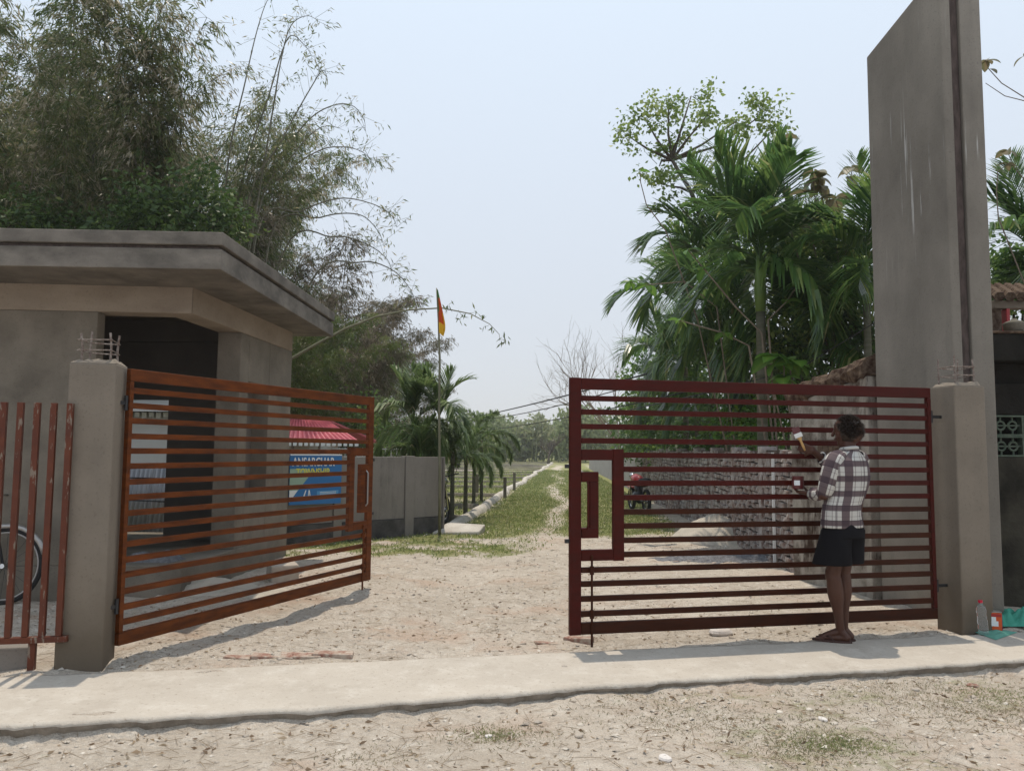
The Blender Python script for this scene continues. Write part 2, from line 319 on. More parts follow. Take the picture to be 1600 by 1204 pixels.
def sticks(p0, p1, r0, r1):
    p0 = np.asarray(p0, float); p1 = np.asarray(p1, float); n = len(p0)
    d = p1 - p0; d /= np.linalg.norm(d, axis=1, keepdims=True) + 1e-9
    ref = np.where(np.abs(d[:, 2:3]) < .9, np.array([[0, 0, 1.]]), np.array([[1., 0, 0]]))
    a = np.cross(d, ref); a /= np.linalg.norm(a, axis=1, keepdims=True) + 1e-9; b = np.cross(d, a)
    r0 = np.broadcast_to(np.asarray(r0, float), (n,))[:, None]; r1 = np.broadcast_to(np.asarray(r1, float), (n,))[:, None]
    V = []
    for (p, r) in ((p0, r0), (p1, r1)):
        for k in range(3):
            t = 2 * math.pi * k / 3; V.append(p + (a * math.cos(t) + b * math.sin(t)) * r)
    V = np.stack(V, 1).reshape(-1, 3); base = (np.arange(n) * 6)[:, None]
    F = np.concatenate([base + np.array([[0, 1, 4, 3]]), base + np.array([[1, 2, 5, 4]]), base + np.array([[2, 0, 3, 5]])])
    return V, F
def leaves(p, d, ln, wd, fold=.25, sag=.0):
    """folded lozenge leaves: 4 verts, 1 quad"""
    n = len(p); d = d / (np.linalg.norm(d, axis=1, keepdims=True) + 1e-9)
    q = rng.normal(size=(n, 3)); s = np.cross(d, q); s /= np.linalg.norm(s, axis=1, keepdims=True) + 1e-9; u = np.cross(s, d)
    ln = np.broadcast_to(np.asarray(ln, float), (n,))[:, None]; wd = np.broadcast_to(np.asarray(wd, float), (n,))[:, None]
    mid = p + d * ln * .42 + u * wd * fold
    tip = p + d * ln - np.array([[0, 0, 1.]]) * ln * sag
    V = np.stack([p, mid + s * wd * .5, tip, mid - s * wd * .5], 1).reshape(-1, 3)
    F = (np.arange(n) * 4)[:, None] + np.array([[0, 1, 2, 3]]); return V, F
def merge(parts):
    V = []; F = []; T = []; o = 0
    for v, f, t in parts:
        V.append(v); F.append(f + o); T.append(np.broadcast_to(t, (len(v),)) if np.ndim(t) == 0 or len(t) == len(v) else np.repeat(t, len(v) // len(t))); o += len(v)
    return np.concatenate(V), np.concatenate(F), np.concatenate(T)
def unit(v): return v / (np.linalg.norm(v, axis=-1, keepdims=True) + 1e-9)

# ------------------------------------------------------------------ the ground
def kerb_x(y): return -1.11 + .0728 * (y - 14.35)
def rwall_x(y): return 3.40 + .0538 * (y - 9.4)
WA = .2036; WU = np.array([math.cos(WA), math.sin(WA)]); WN = np.array([-math.sin(WA), math.cos(WA)])   # wall line through both gate posts
POST_L = np.array([-2.808, 5.44]); POST_R = np.array([3.7075, 6.6785])
def slab_front(x): return 4.83 + .252 * x + .03 * np.sin(x * 1.7)
def slab_back(x): return 5.72 + .2045 * x
def gz(x, y):
    x = np.asarray(x, float); y = np.asarray(y, float)
    front = np.clip((slab_front(x) + .1 - y) / .15, 0, 1)
    z = (fbm(x * 1.3, y * 1.3, 3) - .5) * .05 + (fbm(x * 7, y * 7, 9, 3) - .5) * .022 * np.clip(1.4 - y / 40, 0, 1)
    near = np.clip(1 - (y - 6) / 10, 0, 1)
    z = z + (fbm(x * 2.7 + 3, y * 2.7, 21, 3) - .5) * .085 * near * (1 - front)
    z = z - .022 - front * (.030 + .045 * np.clip(np.abs(x - .6) / 2.8, 0, 1.2))
    under = (y > slab_front(x) + .14) & (y < slab_back(x) - .12)
    z = np.where(under, -.10, z)
    ruts = np.exp(-((x + .45 + .12 * np.sin(y)) / .16) ** 2) + np.exp(-((x - .9 + .1 * np.sin(y * .8)) / .16) ** 2)
    z = z - .02 * 1.8 * ruts * np.clip((y - 5.8) / 1, 0, 1) * np.clip((14 - y) / 4, 0, 1)
    return z
def grass_amt(x, y):
    lane = np.clip((y - 13.0 - (x < 0) * .0 + (fbm(x * .8, y * .8, 5) - .5) * 3.2) / 1.6, 0, 1) * np.clip((x - kerb_x(y) + .1) / .5, 0, 1)
    lane = lane * np.clip((rwall_x(y) - x - .2) / .8 + np.clip((y - 20) / 6, 0, 1), 0, 1)
    tx = .72 + .058 * (y - 13) + .22 * np.sin(y * .35) + .1 * np.sin(y * .9)
    track = np.exp(-((x - tx) / (.20 + .005 * y)) ** 2) * .8 + np.exp(-((x - tx - .95) / .35) ** 2) * .25
    lane = lane * (1 - track * np.clip(.35 + fbm(x * 2, y * .6, 8) * 1.1, 0, 1))
    leftg = np.clip((y - 11.0 - .25 * x - (fbm(x * 1.5, y * 1.5, 33) - .5) * 1.5) / .5, 0, 1) * np.clip((.6 - x) / .8, 0, 1) * np.clip((fbm(x * 1.5, y * 1.5, 31) - .25) * 4, 0, 1) * (y < 16)
    field = (x < kerb_x(y)) * np.clip((y - 14.5) / 1.0, 0, 1) * np.clip((fbm(x * .35, y * .22, 41) - .18) * 3, 0, 1) * .85
    front = np.clip((fbm(x * 1.7 + 9, y * 2.2, 51) - .54 + .05 * np.clip(x, -2, 2)) * 5, 0, 1) * (y < slab_front(x) - .05) * .3
    far = np.clip((y - 60) / 30, 0, 1) * .6
    return np.clip(np.maximum.reduce([lane * (.55 + .6 * fbm(x * 1.1, y * .7, 77)), leftg * .8, field, front, far]), 0, 1)

def build_ground():
    ys = np.concatenate([np.arange(-3, 2.2, .25), np.arange(2.2, 9, .035), np.arange(9, 16, .07), 16 * np.exp(np.arange(0, 4.9, .022))])
    xs = np.concatenate([-(4.6 * np.exp(np.arange(0, 5.5, .06)))[::-1][:-1], np.arange(-4.6, 5.6, .04), 5.6 * np.exp(np.arange(0, 5.3, .06))])
    X, Y = np.meshgrid(xs, ys); Z = gz(X, Y); nx, ny = len(xs), len(ys)
    V = np.stack([X, Y, Z], -1).reshape(-1, 3); i = np.arange(ny - 1)[:, None] * nx + np.arange(nx - 1)[None]
    F = np.stack([i, i + 1, i + nx + 1, i + nx], -1).reshape(-1, 4)
    def ex(n, L, tc, noi, rmp, mix, src, b):
        c = mix(rmp(noi(.9, 6), .35, .68), (.60, .525, .44), (.48, .415, .34))
        c = mix(rmp(noi(6, 8, None, .7), .50, .72), c, (.70, .635, .55))
        c = mix(rmp(noi(3.1, 8, None, .75), .56, .72, (0, 0, 0), (.75, .75, .75)), c, (.35, .28, .21))
        c = mix(rmp(noi(14, 9, None, .8), .50, .62, (0, 0, 0), (.5, .5, .5)), c, (.33, .275, .22))
        c = mix(rmp(noi(9, 9, (1, 1, 1), .85), .54, .64, (0, 0, 0), (.65, .65, .65)), c, (.70, .65, .575))
        c = mix(rmp(noi(48, 6, None, .8), .56, .66, (0, 0, 0), (.6, .6, .6)), c, (.24, .195, .155))
        c = mix(rmp(noi(60, 4, (1.3, 1, 1), .8), .60, .68, (0, 0, 0), (.8, .8, .8)), c, (.74, .69, .62))
        c = mix(rmp(noi(.75, 7, (1, 1.4, 1), .65), .52, .64, (0, 0, 0), (.6, .6, .6)), c, (.50, .36, .27))
        a = n.new('ShaderNodeAttribute'); a.attribute_name = 'tint'
        g = mix(rmp(noi(1.6, 8, None, .7), .38, .66), (.20, .23, .075), (.33, .30, .15))
        g = mix(rmp(noi(22, 6), .5, .7, (0, 0, 0), (.7, .7, .7)), g, (.14, .16, .06))
        ad = n.new('ShaderNodeMath'); ad.operation = 'ADD'; L.new(a.outputs['Fac'], ad.inputs[0])
        nn = rmp(noi(9, 8, None, .8), .25, .75, (-.35 + .35, 0, 0), (.7, .7, .7))
        sb = n.new('ShaderNodeMath'); sb.operation = 'SUBTRACT'; L.new(nn, sb.inputs[0]); sb.inputs[1].default_value = .35; L.new(sb.outputs[0], ad.inputs[1])
        f = rmp(ad.outputs[0], .25, .6)
        return mix(f, c, g)
    m = mat('dirt_and_grass', (.4, .35, .3), .96, .12, bump=(26, .9, .07), extra=ex)
    me = make_mesh('ground', V, F, m, True, grass_amt(X, Y).ravel())
    tag(link('ground', me), kind='structure')
build_ground()

# concrete ramp slab across the gateway, chipped front edge
def build_slab():
    n = 420; xs = np.linspace(-9, 9, n); V = []; F = []
    fr = slab_front(xs) + (fbm(xs * 6, xs * 0, 2) - .5) * .05 + (fbm(xs * 34, xs * 0, 4, 5) - .5) * .045
    bk = slab_back(xs) + (fbm(xs * 5, xs * 0 + 3, 6) - .5) * .05
    lip = .003 + .016 * fbm(xs * 14, xs * 0 + 1, 8) + .05 * np.clip(fbm(xs * 3, xs * 0 + 7, 28) - .62, 0, 1) * 2
    rows = [(fr + .06, -.13 + 0 * xs), (fr + .035 + lip, -.10 + 0 * xs), (fr, -.012 - lip * .7), (fr + lip * .6, 0 * xs - .001)]
    for t in np.linspace(.06, .97, 14): y = fr * (1 - t) + bk * t; rows.append((y, (fbm(xs * 2, y * 2, 12) - .5) * .012 + .001))
    rows += [(bk, 0 * xs), (bk + .01, -.10 + 0 * xs)]
    V = np.concatenate([np.stack([xs, y, z], -1) for y, z in rows]); i = np.arange(len(rows) - 1)[:, None] * n + np.arange(n - 1)[None]
    F = np.stack([i, i + 1, i + n + 1, i + n], -1).reshape(-1, 4)
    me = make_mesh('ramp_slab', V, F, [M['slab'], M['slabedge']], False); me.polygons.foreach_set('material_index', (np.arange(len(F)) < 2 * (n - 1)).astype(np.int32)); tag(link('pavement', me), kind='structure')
build_slab()

# ------------------------------------------------------------------ gate posts
def gate_post(c, label):
    t = thing('gate_post', label, 'gate post', (c[0], c[1], 0), WA, 'cement gate posts')
    s = .145; b = MB(); n = 10
    b.box((-s, -s, -.1), (s, s, 1.975)); b.build('shaft', M['post'], t, bevel=.012)
    V = []; k = 9                                                          # rough mortar on top
    for j in range(k):
        for i in range(k):
            x = -s + 2 * s * i / (k - 1); y = -s + 2 * s * j / (k - 1); e = i in (0, k - 1) or j in (0, k - 1)
            V.append((x * .985, y * .985, 1.973 if e else 1.985 + random.uniform(0, .03)))
    make = make_mesh('cap_mortar', V, [(j * k + i, j * k + i + 1, (j + 1) * k + i + 1, (j + 1) * k + i) for j in range(k - 1) for i in range(k - 1)], M['post'])
    link('cap_mortar', make, t)
    for (x, y) in ((-.09, -.09), (.09, -.09), (.09, .09), (-.09, .09)):
        h = random.uniform(.17, .25)
        MB().tube([(x, y, 1.95), (x + random.uniform(-.005, .005), y, 1.98 + h * .5), (x + random.uniform(-.01, .01), y, 1.98 + h)], .0075, 6).build('rebar', M['rebar'], t)
    for z in (2.06, 2.13):
        q = .098; pts = [(-q - .02, -q, z), (q, -q, z + .006), (q, q, z - .004), (-q, q, z + .003), (-q, -q - .01, z + .004)]
        MB().tube(pts, .0045, 5).build('stirrup', M['rebar'], t)
    return t
gate_post(POST_L, 'square cement gate post beside the orange-brown open gate, rebar stubs on top')
gate_post(POST_R, 'square cement gate post in front of the tall pylon, bottle at its foot')

# ------------------------------------------------------------------ the gates (built along local +x from hinge to free end)
GW, GZ0, GZ1 = 3.10, .085, 1.96
def gate(name, label, hinge, ang, side, mats):
    """side=+1: front face of the lock box looks to -y local"""
    t = thing(name, label, 'gate', (hinge[0], hinge[1], 0), ang)
    top, low = mats; d = .02
    zs = [GZ1 - .045 - (GZ1 - GZ0 - .09) * i / 17 + (random.uniform(-.003, .003) if 0 < i < 17 else 0) for i in range(18)]
    lock0, lock1 = GW - .42, GW - .335                                       # inner stile
    def pm(z): return top if z > 1.02 else low
    for i, z in enumerate(zs):
        if i in (0, 17): MB().box((.0, -d, z - .042), (GW - .088, d, z + .042)).build('top_rail' if i == 0 else 'bottom_rail', pm(z), t, bevel=.004)
        elif i in (5, 12): MB().box((.035, -d * .8, z - .02), (lock0 - .001, d * .8, z + .02)).build('rail', pm(z), t, bevel=.003)
        elif 5 < i < 12: MB().box((.035, -d * .8, z - .02), (lock0 - .001, d * .8, z + .02)).build('rail', pm(z), t, bevel=.003)
        else: MB().box((.035, -d * .8, z - .02), (GW - .089, d * .8, z + .02)).build('rail', pm(z), t, bevel=.003)
    MB().box((GW - .087, -d, GZ0), (GW, d, GZ1)).build('end_stile', top, t, bevel=.004)
    MB().box((.0, -d, zs[17] + .043), (.033, d, zs[0] - .043)).build('hinge_stile', top, t, bevel=.003)
    MB().box((lock0, -d, zs[12] - .044), (lock1, d, zs[5] + .044)).build('lock_stile', top, t, bevel=.004)
    for z in (zs[5], zs[12]): MB().box((lock1 + .001, -d, z - .04), (GW - .088, d, z + .04)).build('lock_crosspiece', top, t, bevel=.003)
    b = MB(); x1 = GW - .089; x0 = x1 - .13; za = zs[5] - .125; zb = zs[12] + .125
    b.box((x0, -d * 1.3, za - .075), (x1, d * 1.3, za)); b.box((x0, -d * 1.3, zb), (x1, d * 1.3, zb + .075)); b.box((x0, -d * 1.3, zb + .0755), (x0 + .07, d * 1.3, za - .0755))
    b.build('lock_box', top, t, bevel=.004)
    MB().tube([(x0 + .088, -.02 * side, zb + .065), (x0 + .088, -.045 * side, zb + .09), (x0 + .088, -.045 * side, za - .09), (x0 + .088, -.02 * side, za - .065)], .0085, 8).build('pull_handle', M['steel'] if mats[0] is M['primer'] else top, t)
    xb = GW - .165
    MB().tube([(xb, -.028 * side, zs[12] + .0), (xb, -.028 * side, .0)], .009, 8).build('drop_bolt', low, t)
    for z in (zs[13], zs[16]): MB().tube([(xb, -.028 * side, z - .03), (xb, -.028 * side, z + .03)], .017, 8).build('bolt_sleeve', low, t)
    for z in (zs[6] + .02, zs[11]): MB().box((GW + .0005, -.02, z - .014), (GW + .03, .004, z + .014)).build('latch_plate', M['steel_dark'], t)
    for z in (.35, 1.72): MB().tube([(-.012, 0, z - .05), (-.012, 0, z + .05)], .014, 8).box((-.11, -.006, z - .012), (-.012, .006, z + .012)).build('hinge', M['steel_dark'], t)
    return t
HR = POST_R - WU * .155 + np.array([0, -.02]); HR[0] -= .01
gate('right_gate', 'closed maroon slatted steel gate leaf the man is painting', (3.452, 6.632), math.pi + .221, -1, (M['red_new'], M['red_old']))
gate('left_gate', 'orange-brown primed slatted steel gate leaf swung open inwards', (-2.645, 5.52), 1.176, 1, (M['primer'], M['primer']))

# ------------------------------------------------------------------ tall pylon behind the right post
def build_pylon():
    t = thing('gate_pylon', 'tall narrow grey cement pylon rising out of the frame behind the right gate post', 'pylon')
    a = Vector((3.66, 8.05, 0)); b = Vector((3.87, 7.0, 0)); zt = P(1365, 90, 8.05).z; slope = (P(1445, 0, 7.35).z - zt) / .7
    c = Vector((3.95, 6.99, 0)); e = Vector((4.03, 6.985, 0)); f = Vector((4.215, 6.975, 0)); g = Vector((4.30, 8.05, 0))
    zb = zt + slope * 1.05
    m = MB(); m.prism([(b.x, b.y), (c.x, c.y), (4.06, 8.06), (a.x, a.y)], -.1, [zb, zb, zt, zt]); m.build('main_slab', M['pylon'], t, bevel=.012)
    m = MB(); m.prism([(c.x + .001, c.y + .045), (e.x - .001, e.y + .045), (e.x + .07, 8.0), (c.x + .07, 8.0)], -.1, [zb - .03, zb - .03, zt, zt]); m.build('joint_groove', M['darkgroove'], t)
    m = MB(); m.prism([(e.x, e.y), (f.x, f.y), (g.x, g.y), (e.x + .09, 8.04)], -.1, [zb + .02, zb + .02, zt, zt]); m.build('edge_pilaster', M['pylon'], t, bevel=.012)
build_pylon()

# ------------------------------------------------------------------ guard house
def build_house():
    t = thing('guard_house', 'unfinished grey cement guard house with flat overhanging roof and open corner window', 'building')
    def fr(x): return 7.86 + .085 * (x + 3.17)           # front line y at x
    def sd(y): return -3.17 + .055 * (y - 7.86)          # side line x at y
    ZB, ZT, FL = 2.74, 3.06, .29
    th = .15
    # plinth
    MB().prism([(-8, fr(-8) - .0), (-3.17, 7.86), (sd(10.9), 10.9), (-8, 10.9)], -.15, FL).build('plinth', M['house'], t, bevel=.01)
    # front wall
    MB().prism([(-8, fr(-8) + .002), (-4.06, fr(-4.06) + .002), (-4.06, fr(-4.06) + th), (-8, fr(-8) + th)], FL, ZB).build('front_wall', M['house'], t, bevel=.008)
    # side wall with the slit window: column, sill, lintel, end pier
    def sw(y0, y1, z0, z1, name, m=M['house'], bev=.008, thk=.27):
        return MB().prism([(sd(y0) - thk, y0), (sd(y0) - .003, y0), (sd(y1) - .003, y1), (sd(y1) - thk, y1)], z0, z1).build(name, m, t, bevel=bev)
    sw(9.12, 9.38, FL, ZB, 'corner_column'); sw(9.382, 10.06, FL, .92, 'window_sill_wall'); sw(9.382, 10.06, 2.2, ZB, 'window_lintel'); sw(10.062, 10.9, FL, ZB, 'end_pier')
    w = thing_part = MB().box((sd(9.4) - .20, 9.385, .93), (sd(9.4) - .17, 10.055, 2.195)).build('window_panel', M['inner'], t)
    # back wall with a door opening, inner partition
    yb = 10.05
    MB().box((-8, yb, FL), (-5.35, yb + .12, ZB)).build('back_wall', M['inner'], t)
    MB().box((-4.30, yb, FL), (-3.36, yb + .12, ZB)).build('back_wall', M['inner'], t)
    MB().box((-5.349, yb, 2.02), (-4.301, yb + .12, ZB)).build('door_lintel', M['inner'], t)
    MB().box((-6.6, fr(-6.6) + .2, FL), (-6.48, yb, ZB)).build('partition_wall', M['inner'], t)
    # ring beam
    MB().prism([(-8, fr(-8)), (-3.17, 7.86), (-3.17 - .27, 7.86 + .25), (-8, fr(-8) + .27)], ZB + .001, ZT).build('front_beam', M['beam'], t, bevel=.008)
    MB().prism([(-3.44, 8.111), (-3.168, 7.862), (sd(10.9), 10.9), (sd(10.9) - .27, 10.9)], ZB + .0015, ZT).build('side_beam', M['beam'], t, bevel=.008)
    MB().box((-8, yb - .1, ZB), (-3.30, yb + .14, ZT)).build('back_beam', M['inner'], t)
    # roof: overhanging slab (lower fascia), dark groove, upper lip
    A = P(343, 428, 7.03); A.z = ZT
    rl = lambda o, z0, z1, nm, m: MB().prism([(-9, 6.78 + o), (-2.60 - o * 1.0, 7.04 + o), (-2.53 - o, 11.25), (-9, 11.25)], z0, z1).build(nm, m, t, bevel=.008)
    RB = A.z - .06
    rl(0.0, RB, RB + .185, 'roof_slab', M['roofc']); rl(.03, RB + .186, RB + .215, 'fascia_groove', M['darkgroove']); rl(-.015, RB + .216, RB + .335, 'roof_lip', M['roofc'])
    rl(.03, RB + .3355, RB + .345, 'roof_screed', M['roofc'])
    # bundle of rags and sacking lying on the floor edge
    return t
build_house()

# ------------------------------------------------------------------ left fence
def build_fence():
    t = thing('railing_fence', 'peeling brown vertical bar railing beside the left gate post', 'fence', (POST_L[0], POST_L[1], 0), WA)
    y = -.17
    for i in range(14):
        x = -.115 - .098 * i
        MB().box((x - .018, y - .018, .215), (x + .018, y + .018, 1.70)).build('bar', M['fence'], t, bevel=.002)
    MB().box((-1.6, y - .02, .175), (-.06, y + .02, .213)).build('bottom_rail', M['fence'], t, bevel=.003)
    MB().box((-.29, y - .0, -.1), (-.25, y + .04, .174)).build('leg', M['fence'], t)
    wl = thing('dwarf_wall', 'low rough cement wall under the brown bar railing', 'wall', (POST_L[0], POST_L[1], 0), WA)
    MB().box((-1.6, -.08, -.15), (-.31, .06, .13)).build('footing', M['bwall'], wl, bevel=.01)
build_fence()


# ------------------------------------------------------------------ boundary wall, sign, shed, fences behind
def build_mid_wall():
    t = thing('boundary_wall', 'stained grey precast boundary wall with dark damp foot behind the open gate leaf', 'wall')
    a = Vector((-1.20, 14.12, 0)); d = Vector((-1, -.92, 0)).normalized(); nrm = Vector((-d.y, d.x, 0)) * -1
    if nrm.y > 0: nrm = -nrm
    def seg(s0, s1, z0, z1, off, thk, name, m, bev=.006):
        p = [a + d * s0 + nrm * off, a + d * s1 + nrm * off, a + d * s1 + nrm * (off - thk), a + d * s0 + nrm * (off - thk)]
        MB().prism([(q.x, q.y) for q in p[::-1]], z0, z1).build(name, m, t, bevel=bev)
    L = [0, .62, .80, 2.0, 2.15, 3.4, 3.55, 4.3]
    for i in range(len(L) - 1):
        if i % 2 == 0:
            seg(L[i] + .003, L[i + 1] - .003, .275, 1.30, 0, .10, 'panel', M['bwall']); seg(L[i] + .003, L[i + 1] - .003, -.1, .27, .035 if i else .03, .16, 'foot_panel', M['bwalld'])
        else: seg(L[i], L[i + 1], -.1, 1.315, .03, .16, 'pier', M['bwall'])
    seg(-.04, -.002, -.1, 1.30, .02, .14, 'end_pier', M['bwall'])
    # sign fixed in front of the wall
    s0 = P(456, 745, 12.15); s1 = P(536, 745, 12.72)
    sg = thing('banner_sign', 'blue and white township banner seen through the orange-brown gate', 'sign', (s0.x, s0.y - .12, 0), math.atan2(s1.y - s0.y, s1.x - s0.x))
    W = math.hypot(s1.x - s0.x, s1.y - s0.y); z1, z0 = 1.34, .585
    MB().box((0, 0, z0), (W, .02, z1)).build('panel', M['blue'], sg)
    MB().box((0, -.003, z1 - .02), (W, -.0005, z1)).build('top_band', M['whiteprint'], sg)
    def poly(pts, m, name, y=-.004):
        me = make_mesh(name, [(x, y, z) for x, z in pts], [tuple(range(len(pts)))], m); return link(name, me, sg)
    poly([(.0, .99), (.0, .80), (.14, .80), (.30, .99), (.30, 1.12), (.0, 1.12)], M['greenprint'], 'pale_print')
    poly([(.0, .62), (.0, .799), (.135, .799)], M['whiteprint'], 'corner_print')
    poly([(.45, .70), (.45, .78), (W - .05, .79), (W - .05, .71)], M['bluel'], 'detail_print')
    for k in range(3): poly([(.50, .715 + .022 * k), (.50, .722 + .022 * k), (W - .09, .727 + .022 * k), (W - .09, .720 + .022 * k)], M['whiteprint'], 'text_line', -.006)
    poly([(.22, .70), (.26, .80), (.275, .80), (.245, .70)], M['whiteprint'], 'logo_mark', -.006); poly([(.30, .70), (.31, .80), (.33, .80), (.345, .70), (.33, .70), (.32, .77), (.312, .70)], M['whiteprint'], 'logo_mark', -.006)
    def text(s, x, z, size, m, y=-.006, wd=None):
        c = bpy.data.curves.new('lettering', 'FONT'); c.body = s; c.size = size; c.extrude = .001; c.offset = .004
        o = bpy.data.objects.new('lettering', c); COL.objects.link(o); dg = bpy.context.evaluated_depsgraph_get()
        me = bpy.data.meshes.new_from_object(o.evaluated_get(dg)); bpy.data.objects.remove(o)
        xs = [v.co.x for v in me.vertices]; k = (wd / (max(xs) - min(xs))) if wd else 1
        for v in me.vertices: v.co.x *= k
        me.materials.clear(); me.materials.append(m)
        q = link('lettering', me, sg, loc=(x, y, z), rot=(math.pi / 2, 0, 0)); return q
    text('ANSARCHAR', .04, 1.165, .175, M['whiteprint'], wd=W - .16); text('TOWNSHIP', .10, 1.02, .15, M['yellowprint'], wd=W * .64)
build_mid_wall()

def corrugated(name, w, h, m, parent, pitch=.09, amp=.018, axis='x', **kw):
    n = int(w / pitch * 6) + 1; xs = np.linspace(0, w, n); zz = amp * np.sin(xs / pitch * 2 * math.pi)
    V = np.concatenate([np.stack([xs, zz, 0 * xs], -1), np.stack([xs, zz, 0 * xs + h], -1), np.stack([xs, zz + .004, 0 * xs], -1), np.stack([xs, zz + .004, 0 * xs + h], -1)])
    i = np.arange(n - 1); F = np.concatenate([np.stack([i, i + 1, n + i + 1, n + i], -1), np.stack([3 * n + i, 3 * n + i + 1, 2 * n + i + 1, 2 * n + i], -1), np.stack([n + i, n + i + 1, 3 * n + i + 1, 3 * n + i], -1), np.stack([i, 2 * n + i, 2 * n + i + 1, i + 1], -1)])
    return link(name, make_mesh(name, V, F, m, True), parent, **kw)

def build_shed():
    t = thing('roadside_shed', 'low pale shed with a pink-red corrugated roof under the bamboo', 'shed')
    Y = 15.2; x0 = P(400, 690, Y).x; x1 = P(566, 690, Y).x; ze = P(500, 689, Y).z; zr = P(480, 651, Y + 1.6).z
    MB().box((x0 + .1, Y + .35, -.05), (x1 - 1.1, Y + 3, ze)).build('wall', M['pale'], t)
    rp = thing_ = None
    h = math.hypot(1.75, zr - ze)
    # roof plane: ridges run up the slope; sheared right end
    n = 90; xs = np.linspace(0, 1, n); rows = []
    for k, (y, z, xr) in enumerate(((Y - .1, ze, x1), (Y + 1.65, zr, x1 - 1.15))):
        X = x0 + (xr - x0) * xs; zz = z + .022 * np.sin((X if k == 0 else x0 + (x1 - x0) * xs) / .10 * 2 * math.pi); rows.append(np.stack([X, 0 * X + y, zz], -1))
    V = np.concatenate(rows + [rows[0] - [0, 0, .012], rows[1] - [0, 0, .012]]); i = np.arange(n - 1)
    F = np.concatenate([np.stack([i, i + 1, n + i + 1, n + i], -1), np.stack([2 * n + i + 1, 2 * n + i, 3 * n + i, 3 * n + i + 1], -1), np.stack([2 * n + i, 2 * n + i + 1, i + 1, i], -1)])
    link('roof', make_mesh('roof', V, F, M['redroof']), t)
    MB().prism([(x0, Y + 1.66), (x1 - 1.15, Y + 1.66), (x1 - .2, Y + 3.2), (x0, Y + 3.2)], [zr - .03, zr - .03, ze, ze], [zr + .01, zr + .01, ze + .04, ze + .04]).build('rear_roof', M['redroof'], t)
    for k in range(34):
        x = x0 + .1 + k * .105
        if x > x1 - .05: break
        MB().prism([(x, Y - .112), (x + .07, Y - .112), (x + .07, Y - .106), (x, Y - .106)], [ze - .09, ze - .09, ze - .09, ze - .09], ze - .03).build('eave_tooth', M['white'], t)
    for x in (x1 - .12, x0 + 1.2, x1 - 1.3): MB().tube([(x, Y - .02, -.05), (x, Y - .02, ze)], .025, 6).build('prop', M['rebar'], t)
build_shed()

def build_backs():
    t = thing('tin_fence', 'leaning corrugated tin sheet fence seen through the guard house doorway', 'fence', (-7.0, 13.3, 0), 0)
    for i in range(4): corrugated('sheet', .82, 1.18, M['corr'], t, .075, .016, loc=(i * .80 - .6, (i % 2) * .02, -.05), rot=(math.radians(-4), math.radians(4), 0))
    MB().tube([(-.7, -.09, .95), (2.6, -.09, .90)], .012, 5).build('wire', M['cable'], t); MB().tube([(-.7, -.10, .62), (2.6, -.1, .5)], .012, 5).build('wire', M['cable'], t)
    t = thing('store_shed', 'pale plastered store wall with lace-edged roof seen through the guard house doorway', 'shed', (-7.2, 15.2, 0), 0)
    MB().box((-1.5, 0, -.05), (2.15, .2, 2.08)).build('wall', M['pale'], t)
    for k in range(26): MB().box((-1.4 + k * .135, -.05, 1.98 + (k % 2) * .02), (-1.31 + k * .135, -.03, 2.085)).build('fringe', M['white'], t)
    MB().prism([(-1.6, -.3), (2.25, -.3), (2.25, 1.5), (-1.6, 1.5)], [2.09, 2.09, 2.5, 2.5], [2.12, 2.12, 2.53, 2.53]).build('roof', M['pale'], t)
    # small white picket fence behind the boundary wall
    t = thing('rail_fence', 'small white mesh railing rising behind the boundary wall', 'fence', (-4.4, 17.6, 0), .05)
    for i in range(20): MB().box((i * .125, 0, 0), (i * .125 + .018, .018, 1.46)).build('picket', M['white'], t)
    MB().box((-.05, -.01, 1.42), (2.5, -.001, 1.445)).build('rail', M['white'], t); MB().box((-.05, -.01, 1.26), (2.5, -.001, 1.275)).build('rail', M['white'], t)
build_backs()

